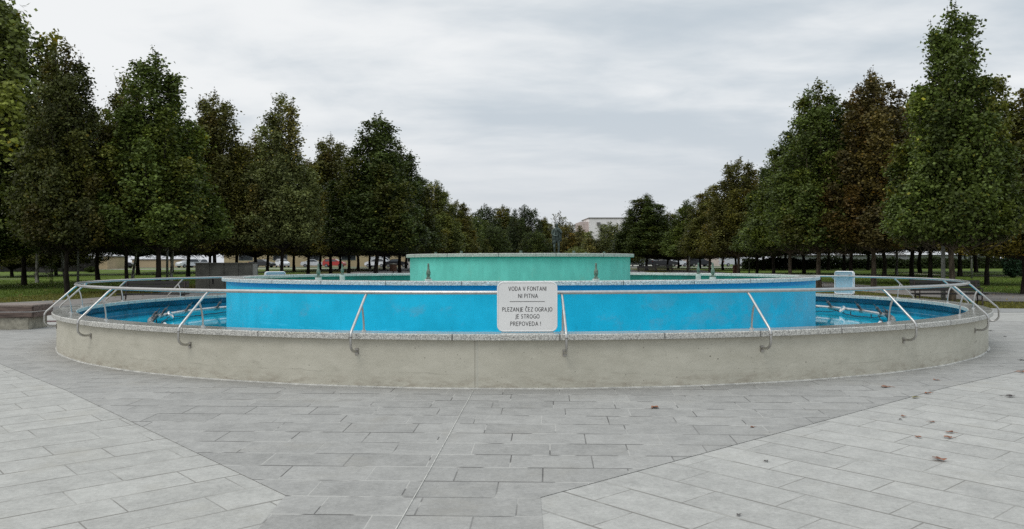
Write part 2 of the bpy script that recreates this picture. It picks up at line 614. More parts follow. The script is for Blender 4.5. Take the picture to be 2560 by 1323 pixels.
M['water'] = water_mat("pool_water", (.006, .52, .74))
M['water_teal'] = water_mat("pool_water_teal", (.05, .42, .34))
M['steel'] = simple("stainless_steel", (.52, .51, .49), .27, 1.0, var=.06, scale=20)
M['steel_dull'] = simple("weathered_steel", (.36, .34, .31), .42, 1.0, var=.2, scale=14)
M['galv'] = simple("pipe_steel", (.60, .60, .59), .3, .85, var=.1, scale=12)
M['galv_dark'] = simple("nozzle_brass", (.12, .115, .115), .5, .7, var=.3, scale=20)
M['patina'] = simple("patina_bronze", (.16, .22, .17), .6, .3, var=.3, scale=30, col2=(.05, .07, .06))
M['plinth_white'] = simple("painted_plinth", (.62, .62, .60), .6, var=.12, scale=9)
M['bronze'] = simple("statue_bronze", (.075, .105, .090), .5, .3, var=.35, scale=7, bmp=.3)
M['cable'] = simple("cable_rubber", (.012, .015, .02), .6, var=.1)
M['sign_white'] = simple("sign_sheet", (.77, .765, .75), .45, var=.03, scale=.8)
M['sign_edge'] = simple("sign_rim", (.78, .78, .77), .35, var=.02)
M['sign_back'] = simple("sign_back", (.42, .53, .58), .45, .2, var=.04, scale=2)
M['ink'] = simple("sign_ink", (.075, .072, .07), .6, var=.05)
M['wood_dark'] = simple("bench_wood", (.012, .010, .009), .7, var=.3, scale=9, scale3=(.3, 3, 3))
M['wood_old'] = simple("weathered_boards", (.135, .095, .078), .8, var=.3, scale=5, scale3=(.4, 4, 4), bmp=.4)
M['wood_top'] = simple("weathered_top_boards", (.25, .20, .17), .8, var=.2, scale=5, scale3=(.4, 4, 4))
M['bench_iron'] = simple("bench_iron", (.035, .022, .018), .5, .2, var=.2)
M['stone_rough'] = simple("rough_stone", (.33, .31, .25), .9, var=.18, scale=7, bmp=.5)
M['wall_panel'] = simple("dark_concrete_panel", (.165, .16, .135), .9, var=.16, scale=1.4, bmp=.2)
M['wall_cap'] = simple("pale_concrete", (.30, .30, .27), .9, var=.1, scale=3)
M['black'] = simple("dark_void", (.008, .008, .008), .8, var=.1)
M['pole'] = simple("lamp_post_concrete", (.21, .215, .19), .85, var=.2, scale=5)
M['lamp_glass'] = simple("lamp_glass", (.6, .6, .55), .3, var=.05)
M['bin'] = simple("bin_wood", (.12, .055, .03), .8, var=.2, scale=14)
M['bin_light'] = simple("bin_brass", (.28, .26, .2), .5, .2, var=.2, scale=14)


def bark(name, a_, b_, sc=8):
    m, nt, b = mat(name, a_, .9, 0, .2)
    v = objc(nt)
    n = noise(nt, vscale(nt, v, (1, 1, .22)), sc, 5, .7)
    n3 = noise(nt, v, 1.1, 3)
    c = mixc(nt, smooth(nt, n, .38, .62), b_, a_)
    c = mixc(nt, M_(nt, 'MULTIPLY', smooth(nt, n3, .5, .7), .4), c, (a_[0] * .8, a_[1] * 1.0, a_[2] * .7))
    nt.links.new(c, b.inputs['Base Color'])
    bump(nt, b, n, .6, .03)
    return m


M['bark_brown'] = bark("bark_brown", (.155, .125, .088), (.060, .047, .034))
M['bark_dark'] = bark("bark_dark", (.042, .034, .026), (.016, .013, .010))
M['bark_birch'] = bark("bark_birch", (.42, .41, .37), (.06, .055, .05), 5)


def leaf_material():
    m = bpy.data.materials.new("tree_leaves")
    m.use_nodes = True
    nt = m.node_tree
    b = nt.nodes['Principled BSDF']
    at = nt.nodes.new("ShaderNodeAttribute")
    at.attribute_name = "leafcol"
    oi = nt.nodes.new("ShaderNodeObjectInfo")
    c = mixc(nt, 1.0, at.outputs['Color'], oi.outputs['Color'], 'MULTIPLY')
    nt.links.new(c, b.inputs['Base Color'])
    b.inputs['Roughness'].default_value = .5
    b.inputs['Specular IOR Level'].default_value = .2
    tr = nt.nodes.new("ShaderNodeBsdfTranslucent")
    c2 = mixc(nt, 1.0, c, (1.25, 1.3, .6), 'MULTIPLY')
    nt.links.new(c2, tr.inputs[0])
    mxs = nt.nodes.new("ShaderNodeMixShader")
    mxs.inputs[0].default_value = .16
    nt.links.new(b.outputs[0], mxs.inputs[1])
    nt.links.new(tr.outputs[0], mxs.inputs[2])
    nt.links.new(mxs.outputs[0], nt.nodes['Material Output'].inputs[0])
    return m


M['leaf'] = leaf_material()


def lawn_material():
    m, nt, b = mat("lawn", (.06, .09, .02), .9, 0, .15)
    v = objc(nt)
    s = sep(nt, v)
    n = noise(nt, v, .35, 6, .65)
    n2 = noise(nt, v, 6, 5, .7)
    n3 = noise(nt, v, 40, 3, .7)
    t = M_(nt, 'ADD', M_(nt, 'ADD', M_(nt, 'MULTIPLY', n, .4), M_(nt, 'MULTIPLY', n2, .35)), M_(nt, 'MULTIPLY', n3, .25))
    c = mixc(nt, smooth(nt, t, .36, .64), (.055, .088, .014), (.145, .205, .032))
    # worn olive-brown margin beside the paths and under the avenue trees
    ax = M_(nt, 'ABSOLUTE', M_(nt, 'ADD', s[0], M_(nt, 'MULTIPLY', M_(nt, 'SUBTRACT', noise(nt, v, .5, 4), .5), 7.0)))
    w1 = smooth(nt, ax, 22.5, 27.0, 1, 0)
    yy = M_(nt, 'ADD', s[1], M_(nt, 'MULTIPLY', M_(nt, 'SUBTRACT', noise(nt, v, .6, 4), .5), 5.0))
    w2 = smooth(nt, yy, 38.5, 41.5, 1, 0)
    w = M_(nt, 'MAXIMUM', w1, w2)
    br = mixc(nt, smooth(nt, n2, .4, .62), (.055, .048, .018), (.105, .088, .034))
    c = mixc(nt, M_(nt, 'MULTIPLY', w, .8), c, br)
    nt.links.new(c, b.inputs['Base Color'])
    bump(nt, b, n3, .8, .05)
    return m


M['lawn'] = lawn_material()

# ------------------------------------------------------------------ ground


def sheet(name, poly, off, m, cuts=()):
    bm = bmesh.new()
    vs = [bm.verts.new((x, y, 0)) for x, y in poly]
    bm.faces.new(vs)
    for yc in (11.0, *cuts):
        g = bm.verts[:] + bm.edges[:] + bm.faces[:]
        bmesh.ops.bisect_plane(bm, geom=g, plane_co=(0, yc, 0), plane_no=(0, 1, 0))
    for v in bm.verts:
        v.co.z = gz(v.co.x, v.co.y) + off
    bmesh.ops.recalc_face_normals(bm, faces=bm.faces)
    for f in bm.faces:
        if f.normal.z < 0:
            f.normal_flip()
    me = bpy.data.meshes.new(name)
    bm.to_mesh(me)
    bm.free()
    me.materials.append(m)
    o = bpy.data.objects.new(name, me)
    COL.objects.link(o)
    o['kind'] = 'structure'
    return o


FAR = tuple(range(56, 150, 4))
sheet("ground", [(-900, -30), (900, -30), (900, 1500), (-900, 1500)], -.02, M['lawn'], FAR)
sheet("plaza", [(-60, -20), (-.75, -20), (-.75, 30.3), (-60, 30.3)], 0, M['pave_left'])
sheet("plaza", [(-.75, -20), (60, -20), (60, 27.8), (22, 28.6), (17, 30.0), (16, 30.3), (-.75, 30.3)], 0, M['pave_right'])
dark = [(-1.60, -12), (.05, -12), (.206, 6.40), (15.7, 20.0), (60, 20.0), (60, 21.8), (15.3, 21.8), (9.9, 27.6), (-8.0, 27.6),
        (-13.7, 21.8), (-60, 21.8), (-60, 20.0), (-13.5, 20.0), (-1.687, 6.463)]
sheet("paving", dark, .004, M['pave_dark'])
sheet("paving_border", [(-60, 27.6), (22, 27.6), (22, 28.6), (17, 29.98), (16, 30.28), (-60, 30.28)], .005, M['pave_band'])
sheet("paving_stripe", [(-24, 23.75), (-9, 24.15), (-9, 24.7), (-24, 24.35)], .008, M['maroon'])
sheet("paving_stripe", [(-24, 22.05), (-8, 22.5), (-8, 22.75), (-24, 22.55)], .008, M['maroon'])
sheet("avenue", [(-17.4, 30.3), (16, 30.3), (16, 150), (-17.4, 150)], -.004, M['avenue'], FAR)
sheet("path", [(-60, 30.8), (-17.4, 30.8), (-17.4, 110), (-19.6, 110), (-19.7, 46), (-20.1, 39.5), (-21.3, 36.3), (-23, 35.4), (-60, 35.2)],
      -.008, M['asphalt'], FAR)
sheet("path", [(20.3, 30.6), (60, 27), (60, 38), (27, 42.6), (25.4, 45), (24.6, 52), (23.5, 110), (20.5, 110), (20.9, 40)][0:9], -.009, M['asphalt'], FAR) if False else \
    sheet("path", [(19.5, 36.0), (26, 33.5), (60, 29), (60, 38), (29, 41.5), (26, 44), (25.2, 50), (24, 110), (19, 110), (19.5, 50)], -.008, M['asphalt'], FAR)
sheet("lawn_path", [(43.0, 86), (50.5, 83), (66, 80), (66, 81), (50.5, 84.6), (45, 89), (44, 97), (43, 97)], -.004, M['gravel'], FAR)
sheet("lawn_path", [(-80, 84.2), (-46, 82.3), (-46, 83.1), (-80, 85.3)], -.004, M['gravel'], FAR)
sheet("road", [(-66, 124), (80, 128), (80, 133), (-66, 129)], .01, M['road'], FAR)
sheet("parking", [(-90, 150), (90, 150), (90, 176), (-90, 176)], -.01, M['parking'])

# straight pale joint through the paving
jm = MB()


def strip(p, q, w, z=.010):
    p, q = Vector((*p, 0)), Vector((*q, 0))
    n_ = (q - p).normalized().cross(Vector((0, 0, 1))) * w
    vs = [p - n_, p + n_, q + n_, q - n_]
    return [(v.x, v.y, gz(v.x, v.y) + z) for v in vs]


pts = [(-.482, 10.995), (-.56, 9.55), (-.615, 8.45), (-.69, 7.0), (-.765, 5.7), (-.87, 3.5), (-1.1, -2)]
for a_, b_ in zip(pts[:-1], pts[1:]):
    jm.add(strip(a_, b_, .0042), [(0, 1, 2, 3)])
o = jm.build("paving_joint", M['sealant'])
o['kind'] = 'structure'

# ------------------------------------------------------------------ fountain
ft = empty("fountain", (CX, CY, 0))
tag(ft, "round three tier fountain with blue and turquoise painted walls and pale granite rims", "fountain")
SEG = 256


def ringpart(name, prof, m, closed=True, par=ft, sm=35):
    return MB().lathe(prof, SEG, closed=closed).build(name, m, par, smooth_=sm)


def cop(r0, r1, z0, z1, e=.012):
    return [(r1, z0 + e * .4), (r1, z1 - e), (r1 - e, z1), (r0 + e, z1), (r0, z1 - e), (r0, z0 + e * .4), (r0 + e, z0), (r1 - e, z0)]


ringpart("outer_wall", [(9.87, -.2), (9.87, .628), (9.75, .628), (9.75, -.2)], M['concrete'])
ringpart("outer_coping", cop(9.53, 9.95, .626, .706), M['cop_out'])
ringpart("basin_lining", [(9.74, .627), (9.74, .49), (9.62, .47), (9.60, .455), (9.60, .38), (9.58, .36), (9.58, .05)], M['blue_lining'], False)
ringpart("basin_floor", [(9.6, .06), (.01, .06)], M['blue_floor'], False)
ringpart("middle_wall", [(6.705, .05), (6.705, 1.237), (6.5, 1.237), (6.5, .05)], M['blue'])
ringpart("middle_coping", cop(6.36, 6.80, 1.236, 1.309), M['cop_mid'])
ringpart("middle_lining", [(6.495, 1.238), (6.495, .96), (.01, .95)], M['teal_lining'], False)
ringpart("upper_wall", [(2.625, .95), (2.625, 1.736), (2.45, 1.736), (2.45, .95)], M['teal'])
ringpart("upper_coping", cop(2.30, 2.716, 1.735, 1.812), M['cop_top'])
ringpart("upper_lining", [(2.445, 1.737), (2.445, 1.5), (.01, 1.5)], M['teal_lining'], False)
# sealant line at the foot
sl = MB()
rnd = random.Random(4)
prof = []
vs = []
for k in range(720):
    a = 2 * PI * k / 720
    w = .022 + .008 * math.sin(a * 37) + rnd.uniform(-.003, .003)
    for r_, z_ in ((9.868, .022), (9.868 + w * .6, .018), (9.868 + w, .0045)):
        x_, y_ = r_ * math.sin(a), -r_ * math.cos(a)
        vs.append((x_, y_, z_ + gz(0, y_ + CY)))
fs = []
for k in range(720):
    k2 = (k + 1) % 720
    for i in range(2):
        fs.append((k * 3 + i, k2 * 3 + i, k2 * 3 + i + 1, k * 3 + i + 1))
sl.add(vs, fs)
sl.build("sealant_line", M['sealant'], ft)

w_ = MB().lathe([(9.59, .30), (6.70, .30)], SEG).build("water", M['water'], None, loc=(CX, CY, 0))
w_['kind'] = 'structure'
w_ = MB().lathe([(6.5, 1.08), (2.62, 1.08)], SEG).build("water", M['water_teal'], None, loc=(CX, CY, 0))
w_['kind'] = 'structure'


def pol(R, deg, z=0.0):
    a = R_(deg)
    return Vector((R * math.sin(a), -R * math.cos(a), z))


# standing bottle-shaped nozzles in the middle basin
noz_prof = [(.001, .0), (.055, .0), (.058, .03), (.04, .045), (.036, .06), (.052, .09), (.055, .15), (.045, .18), (.03, .21), (.026, .27), (.024, .33), (.014, .345), (.001, .345)]
base_prof = [(.001, .0), (.068, .0), (.068, .23), (.001, .23)]
for deg in (15.8, -20.5, -58.5, 51.5, -112, 111, -160, 158):
    p = pol(5.0, deg, 1.08)
    b_ = MB().lathe(base_prof, 16).build("nozzle_plinth", M['plinth_white'], ft, smooth_=40, loc=p)
    MB().lathe([(r_ * .75, z_ * .85) for r_, z_ in noz_prof], 14).build("nozzle", M['patina'], b_, smooth_=40, loc=(0, 0, .23))
for deg in (-150, -205, -235, 150, 0, 95, -95, 35, -40):
    p = pol(2.05, deg, 1.55)
    MB().lathe([(.001, 0), (.045, 0), (.045, .26), (.03, .29), (.03, .325), (.001, .325)], 12).build("nozzle", M['patina'], ft, smooth_=40, loc=p)

# ring pipe in the outer basin with tilted nozzles, lamps and cables
RP = 8.22
pipe = MB().tube([pol(RP, 360 * k / 180, .43) for k in range(180)], .043, 10, closed=True).build("ring_pipe", M['galv'], ft, smooth_=True)


def tilted(deg, h=.30, big=1.0):
    p = pol(RP, deg, .43)
    inn = -pol(1, deg).normalized()
    ax = (inn * .62 + Vector((0, 0, .80))).normalized()
    mt = Matrix.Translation(p) @ ax.to_track_quat('Z', 'Y').to_matrix().to_4x4()
    t_ = -pol(1, deg).normalized().cross(Vector((0, 0, 1)))
    c_ = MB().tube([p - t_ * .09, p + t_ * .09], 0.052 * big, 10).build("pipe_collar", M['steel_dull'], pipe, smooth_=40)
    m_ = MB()
    for prof_ in ([(.001, .0), (.028, .0), (.028, .08), (.024, .085), (.024, .10), (.036, .105), (.036, .14), (.028, .145), (.028, .155), (.036, .16), (.036, .20), (.014, .21), (.009, .25), (.007, h), (.001, h)],):
        m_.lathe([(r * big, z * big) for r, z in prof_], 12, mtx=mt)
    m_.build("tilted_nozzle", M['galv_dark'], pipe, smooth_=40)


def lampdisc(deg):
    p = pol(RP - .10, deg, .42)
    inn = -pol(1, deg).normalized()
    ax = (inn * .8 + Vector((0, 0, .5))).normalized()
    mt = Matrix.Translation(p) @ ax.to_track_quat('Z', 'Y').to_matrix().to_4x4()
    MB().lathe([(.001, .02), (.07, .02), (.078, .035), (.095, .03), (.10, 0), (.06, -.05), (.001, -.06)], 20, mtx=mt).build("round_lamp", M['galv'], pipe, smooth_=40)


degs = [-63, -71.5, -81, -93, -104, -116, 62, 71, 80, 90, 101, 113]
for dg in degs:
    tilted(dg, .30)
for dg in (-84, -107, 96, 106, -55, 55):
    lampdisc(dg)
rnd = random.Random(9)
for dg in (-60, -67, -78, -88, -99, -110, 60, 68, 76, 86, 94.5, 109):
    p0 = pol(RP, dg, .42)
    MB().tube([p0, pol(RP, dg, .06)], .013, 6).build("pipe_leg", M['galv_dark'], pipe)
for d0, d1 in ((-60, -86), (-84, -112), (60, 82), (80, 100), (98, 116)):
    pp = []
    for i in range(15):
        t = i / 14
        pp.append(pol(RP - .02 - .14 * math.sin(PI * t) + rnd.uniform(-.02, .02), d0 + (d1 - d0) * t, .40 - .085 * math.sin(PI * t) ** .6 + rnd.uniform(-.008, .008)))
    MB().tube(pp, .010, 6).build("cable", M['cable'], pipe, smooth_=True)

# ------------------------------------------------------------------ railing
rl = empty("railing", (CX, CY, 0))
tag(rl, "stainless steel tube railing round the fountain rim on slanting bent supports", "railing")
RR, ZR = 9.545, 1.215
MB().tube([pol(RR, 360 * k / 240, ZR) for k in range(240)], .0265, 12, closed=True).build("rail", M['steel'], rl, smooth_=True)
smb = MB()
# local frame: -Y is outward
strut = [(0, -RR, ZR - .02), (0, -9.60, ZR - .06), (0, -10.035, .745), (0, -10.065, .70), (0, -10.07, .66), (0, -10.07, .56), (0, -10.06, .53), (0, -10.03, .495), (0, -9.99, .475), (0, -9.95, .47), (0, -9.885, .47)]
smb.tube(strut, .0175, 10)
leg = [(0, -9.705, ZR - .165), (0, -9.672, ZR - .24), (0, -9.652, ZR - .33), (0, -9.64, ZR - .42), (0, -9.637, .707)]
smb.tube(leg, .014, 8)
smb.lathe([(.001, .722), (.03, .722), (.034, .707), (.034, .705)], 12, c=(0, -9.637, 0))
sup0 = smb.build("support", M['steel'], rl, smooth_=40)
bk = MB()
bk.box((0, -9.878, .462), (.05, .014, .085), bev=.003)
br0 = bk.build("bracket", M['steel_dull'], sup0)
sl0 = MB().tube([(0, -10.0701, .655), (0, -10.0701, .67)], .0225, 10).build("sleeve", M['steel_dull'], sup0)
for k in range(23):
    dg = 2.75 + 360 / 23 * k
    if k == 0:
        s_, = (sup0,)
    else:
        s_ = sup0.copy()
        COL.objects.link(s_)
        s_.parent = rl
        for q_ in (br0, sl0):
            b_ = q_.copy()
            COL.objects.link(b_)
            b_.parent = s_
    s_.rotation_euler = (0, 0, R_(dg))

# ------------------------------------------------------------------ signs


def rrect(w, h, r, n=7):
    out = []
    for cx_, cz_, a0 in ((w / 2 - r, h / 2 - r, 0), (-w / 2 + r, h / 2 - r, 90), (-w / 2 + r, -h / 2 + r, 180), (w / 2 - r, -h / 2 + r, 270)):
        for i in range(n):
            a = R_(a0 + 90 * i / (n - 1))
            out.append((cx_ + r * math.cos(a), cz_ + r * math.sin(a)))
    return out


def plate(w, h, r, y0, y1):
    o_ = rrect(w, h, r)
    n = len(o_)
    m_ = MB()
    vs = [(x, y0, z) for x, z in o_] + [(x, y1, z) for x, z in o_]
    fs = [tuple(range(n)), tuple(range(n, 2 * n))[::-1]] + [(i, (i + 1) % n, n + (i + 1) % n, n + i) for i in range(n)]
    return m_.add(vs, fs)


def make_sign(text):
    s_ = empty("warning_sign")
    SW, SH = .775, .645
    plate(SW - .012, SH - .012, .07, 0, .006).build("board", M['sign_white'], s_)
    MB().tube([(x, .003, z) for x, z in rrect(SW - .012, SH - .012, .075)], .010, 8, closed=True).build("rim", M['sign_edge'], s_, smooth_=True)
    if text:
        def arc(cx, cz, rx, rz, a0, a1, n=9):
            return [(cx + rx * math.cos(R_(a0 + (a1 - a0) * i / n)), cz + rz * math.sin(R_(a0 + (a1 - a0) * i / n))) for i in range(n + 1)]
        GL = {
            'V': (.60, [[(0, 1), (.30, 0), (.60, 1)]]), 'A': (.62, [[(0, 0), (.31, 1), (.62, 0)], [(.12, .33), (.50, .33)]]),
            'O': (.68, [arc(.34, .5, .34, .5, 0, 360, 20)]), 'D': (.60, [[(0, 0), (0, 1), (.18, 1)] + arc(.20, .5, .40, .5, 90, -90, 10) + [(0, 0)]]),
            'F': (.42, [[(.42, 1), (0, 1), (0, 0)], [(0, .52), (.38, .52)]]), 'E': (.44, [[(.44, 1), (0, 1), (0, 0), (.44, 0)], [(0, .52), (.40, .52)]]),
            'L': (.42, [[(0, 1), (0, 0), (.42, 0)]]), 'N': (.60, [[(0, 0), (0, 1), (.60, 0), (.60, 1)]]), 'T': (.54, [[(0, 1), (.54, 1)], [(.27, 1), (.27, 0)]]),
            'I': (.0, [[(0, 0), (0, 1)]]), 'P': (.46, [[(0, 0), (0, 1), (.20, 1)] + arc(.20, .74, .26, .26, 90, -90, 8) + [(0, .48)]]),
            'R': (.50, [[(0, 0), (0, 1), (.20, 1)] + arc(.20, .76, .25, .24, 90, -90, 8) + [(0, .52)], [(.20, .52), (.50, 0)]]),
            'Z': (.52, [[(.02, 1), (.52, 1), (0, 0), (.54, 0)]]), 'J': (.22, [[(.22, 1), (.22, .12)] + arc(.05, .10, .17, .28, 0, -110, 6)]),
            'C': (.54, [arc(.38, .5, .38, .5, 65, 295, 14)]), 'G': (.60, [arc(.38, .5, .38, .5, 62, 318, 14) + [(.62, .46), (.40, .46)]]),
            'S': (.44, [arc(.23, .75, .21, .25, 40, 250, 9) + arc(.22, .25, .22, .25, 70, -140, 9)]), '!': (.0, [[(0, .32), (0, 1)], [(0, 0), (0, .07)]]), ' ': (.10, [])}
        GL['\u010c'] = (.54, GL['C'][1] + [[(.18, 1.32), (.34, 1.14), (.50, 1.32)]])

        def line(txt, cx_, z_, width, capw):
            m_ = MB()
            adv = sum(GL[ch][0] + .27 for ch in txt) - .27
            sx = width / adv
            cur = -width / 2
            hw_ = .074 * capw
            k = 0
            for ch in txt:
                w_, strokes = GL[ch]
                for st_ in strokes:
                    P_ = [(cx_ + cur + x * sx, z_ + z * capw) for x, z in st_]
                    for (xa, za), (xb, zb) in zip(P_[:-1], P_[1:]):
                        dx, dz = xb - xa, zb - za
                        L_ = math.hypot(dx, dz)
                        if L_ < 1e-6:
                            continue
                        dx, dz = dx / L_, dz / L_
                        e_ = hw_ * .45
                        y_ = -.0016 - .00003 * (k % 9)
                        k += 1
                        m_.add([(xa - dx * e_ - dz * hw_, y_, za - dz * e_ + dx * hw_), (xb + dx * e_ - dz * hw_, y_, zb + dz * e_ + dx * hw_),
                                (xb + dx * e_ + dz * hw_, y_, zb + dz * e_ - dx * hw_), (xa - dx * e_ + dz * hw_, y_, za - dz * e_ - dx * hw_)], [(0, 1, 2, 3)])
                cur += (w_ + .27) * sx
            return m_

        def zz(py_):
            return (767.5 - py_) / F * 11.24
        def xx(p_):
            return (p_ - 1318) / F * 11.24
        for txt, a_, b_, yb in (("VODA V FONTANI", 1271.5, 1365, 727.2), ("NI PITNA", 1296, 1344, 745.3),
                                ("PLEZANJE ČEZ OGRAJO", 1256, 1380, 779), ("JE STROGO", 1288, 1348, 796.5), ("PREPOVEDA !", 1276, 1351, 814.8)):
            l_ = line(txt, xx((a_ + b_) / 2), zz(yb), xx(b_) - xx(a_), 9.6 / F * 11.24)
            l_.build("lettering", M['ink'], s_)
        ru = MB()
        ru.add([(xx(1274), -.0025, zz(755.1)), (xx(1362), -.0025, zz(755.1)), (xx(1362), -.0025, zz(753.9)), (xx(1274), -.0025, zz(753.9))], [(0, 1, 2, 3)])
        ru.build("divider_line", M['ink'], s_)
    bb = MB()
    bb.tube([(x, .030, z) for x, z in rrect(SW - .05, SH - .03, .06)], .013, 8, closed=True)
    bb.build("back_frame", M['sign_edge'], s_, smooth_=True)
    plate(SW - .06, SH - .05, .05, .0075, .0125).build("back_panel", M['sign_back'], s_)
    for x_ in (-.22, .22):
        MB().box((x_, .035, (ZR - 1.03)), (.03, .05, .075), bev=.004).build("clamp", M['steel_dull'], s_)
    return s_


SIGN_Z = 1.037


def put_sign(s_, deg):
    p = pol(RR + .088, deg)
    s_.location = (CX + p.x, CY + p.y, SIGN_Z)
    s_.rotation_euler = (0, 0, R_(deg))


sg = make_sign(True)
tag(sg, "white board with dark lettering on the near rail, facing the viewer", "sign", "warning boards hung on the railing")
put_sign(sg, 0.2)
sg.location.x = X(1318, 11.24)
for deg, lab in ((109.9, "pale blue back of a board standing well above the rim beside a brown trunk"),
                 (-128.6, "pale blue back of a board, only its top showing above the middle rim")):
    c_ = copy_tree(sg, (0, 0, 0))
    put_sign(c_, deg)
    c_['label'] = lab

# ------------------------------------------------------------------ benches, walls, bins


def park_bench(L=2.6):
    b_ = empty("park_bench")
    m_ = MB()
    for i, y_ in enumerate((-.20, -.07, .06, .19)):
        m_.box((0, y_, .445), (L, .11, .05), bev=.006)
    m_.build("seat", M['wood_dark'], b_)
    m_ = MB()
    for z_, y_ in ((.60, .29), (.745, .325), (.875, .355)):
        m_.box((0, y_, z_), (L - .1, .045, .115), rx=R_(-13), bev=.006)
    m_.build("backrest", M['wood_dark'], b_)
    for x_ in (-L / 2 + .2, L / 2 - .2):
        m_ = MB()
        m_.tube([(x_, -.25, 0), (x_, -.20, .22), (x_, -.22, .41)], .028, 6)
        m_.tube([(x_, .26, 0), (x_, .16, .22), (x_, .22, .42), (x_, .33, .90)], .028, 6)
        m_.tube([(x_, -.24, .40), (x_, .24, .40)], .024, 6)
        m_.tube([(x_, -.20, .21), (x_, .17, .21)], .018, 6)
        m_.tube([(x_, -.22, .41), (x_, -.24, .63), (x_, -.10, .66), (x_, .27, .64)], .022, 6)
        m_.build("leg_frame", M['bench_iron'], b_)
    return b_


pb = park_bench()
BG = "dark slatted benches around the plaza and lawns"
tag(pb, "dark slatted bench behind the rim, beside the grey concrete wall", "bench", BG)
pb.location = (X(383, 33.5), 33.5, 0)
pb.rotation_euler = (0, 0, R_(4))
for px_, Y_, rz, lab, sc in (
        (2371, 32.0, R_(-5), "dark slatted bench behind the rim, beside the tan trunk and lamp post", 1),
        (108, 84, R_(-14), "lone slatted bench out on the lawn near birches", .72),
        (1619, 92, R_(3), "small dark bench in front of the parked cars and beside the turquoise tier", .85),
        (1660, 99, R_(3), "small dark bench under the trees, half hidden behind trunks near parked cars", .85)):
    c_ = copy_tree(pb, (X(px_, Y_), Y_, gz(0, Y_)), rz, (sc, sc if sc == 1 else 1, 1))
    c_['label'] = lab

# long low seat clad with boards
st = empty("plank_bench", (X(67, 21.1), 21.15, 0), R_(3))
tag(st, "low rough stone block seat clad in weathered brown boards", "bench")
MB().box((-2.0, .60, .145), (3.9, .95, .30), bev=.012).build("stone_base", M['stone_rough'], st)
m_ = MB()
for z0 in (.30, .44):
    m_.box((-1.97, .095, z0 + .065), (4.05, .05, .128), bev=.005)
    m_.box((.055, .62, z0 + .065), (.05, 1.0, .128), bev=.005)
m_.build("front_boards", M['wood_old'], st)
m_ = MB()
for i in range(7):
    m_.box((-1.97, .14 + i * .16, .587), (4.1, .15, .035), bev=.004)
m_.build("seat_boards", M['wood_top'], st)

# free-standing concrete wall on the left behind the bench
cw = empty("concrete_wall", (X(566, 55), 55, 0))
tag(cw, "free standing dark grey concrete panel wall with pale end", "wall")
WW = 144 / F * 55
m_ = MB()
for i in range(4):
    m_.box((-WW / 2 + WW / 4 * (i + .5) - .1, 0, .81), (WW / 4 - .02, .30, 1.62), bev=.01)
m_.build("panels", M['wall_panel'], cw)
MB().box((WW / 2 - .0, -.02, .80), (.20, .40, 1.60), bev=.01).build("end_pier", M['wall_cap'], cw)
MB().box((-.02, -.02, 1.65), (WW + .22, .44, .06), bev=.01).build("cap", M['wall_panel'], cw)
MB().box((-WW / 2 + 1.02, -.152, .52), (.09, .01, .36)).build("slot", M['black'], cw)


def litter_bin():
    b_ = empty("litter_bin")
    m_ = MB()
    for k in range(14):
        a = 2 * PI * k / 14
        m_.box((.23 * math.cos(a), .23 * math.sin(a), .48), (.02, .09, .62), rz=a)
    m_.build("slatted_body", M['bin'], b_)
    MB().lathe([(.001, .84), (.25, .82), (.26, .78), (.24, .78)], 20).build("lid", M['bin_light'], b_)
    MB().tube([(0, 0, 0), (0, 0, .2)], .05, 8).build("foot", M['bench_iron'], b_)
    return b_


lb = litter_bin()
lb.location = (X(983, 100), 100, gz(0, 100))
lb.scale = (1.7, 1.7, 1.35)
tag(lb, "round brown slatted bin on the lawn, below the dark parked car", "bin", "slatted litter bins")
c_ = copy_tree(lb, (X(1841, 88), 88, gz(0, 88)), 0, (1.5, 1.5, 1.35))
c_['label'] = "round brown slatted bin leaning visually against a trunk beside white parked vans"
c_['label'] = "reddish brown slatted bin standing beside a trunk, near the white van"

# ------------------------------------------------------------------ lamp posts


def lamp_post():
    b_ = empty("lamp_post")
    MB().tube([(0, 0, 0), (0, 0, 2.2), (0, 0, 4.3)], [.095, .075, .052], 12).build("pole", M['pole'], b_, smooth_=True)
    g_ = MB().lathe([(.06, 4.28), (.10, 4.36), (.24, 4.62), (.001, 4.63)], 16).build("lantern", M['lamp_glass'], b_, smooth_=40)
    MB().lathe([(.26, 4.62), (.27, 4.66), (.08, 4.76), (.001, 4.77)], 16).build("cap", M['steel_dull'], g_, smooth_=40)
    return b_


lp = lamp_post()
LG = "lamp posts beneath the avenue trees"
tag(lp, "pale grey post right beside the thick tan trunk and bench", "lamp post", LG)
lp.location = (X(2358, 36), 36, 0)
lp.scale = (1, 1, 1.05)
for px_, Y_, lab, s_ in ((195, 62, "slim pale post on the lawn beside the leaning white birch", 1),
                         (418, 66, "greenish post beside the thick dark trunk and a birch stem", 1.1),
                         (1873, 96, "pale post among the trunks, past the black hatchback and pink wall", 1),
                         (1724, 96, "thin pinkish post before the pale pink wall", 1),
                         (2429, 78, "white slim post far out on the bright lawn", 1)):
    c_ = copy_tree(lp, (X(px_, Y_), Y_, gz(0, Y_)), 0, (s_, s_, s_))
    c_['label'] = lab

# ------------------------------------------------------------------ statue
sx_, sy_ = X(1392, 60), 60.0
stt = empty("statue", (sx_, sy_, gz(0, 60)))
tag(stt, "dark green bronze standing figure wrapped in a cloak on a tall plinth", "statue")
PH = Z(632, 60) - gz(0, 60)
m_ = MB()
m_.box((0, 0, PH / 2 - .2), (1.05, 1.05, PH - .45), bev=.02)
m_.box((0, 0, .12), (1.4, 1.4, .3), bev=.02)
m_.box((0, 0, PH - .375), (1.2, 1.2, .1), bev=.02)
m_.build("plinth", M['wall_cap'], stt)
MB().box((0, 0, PH - .28), (.72, .6, .1), bev=.02).build("bronze_foot", M['bronze'], stt)
H0 = PH - .23


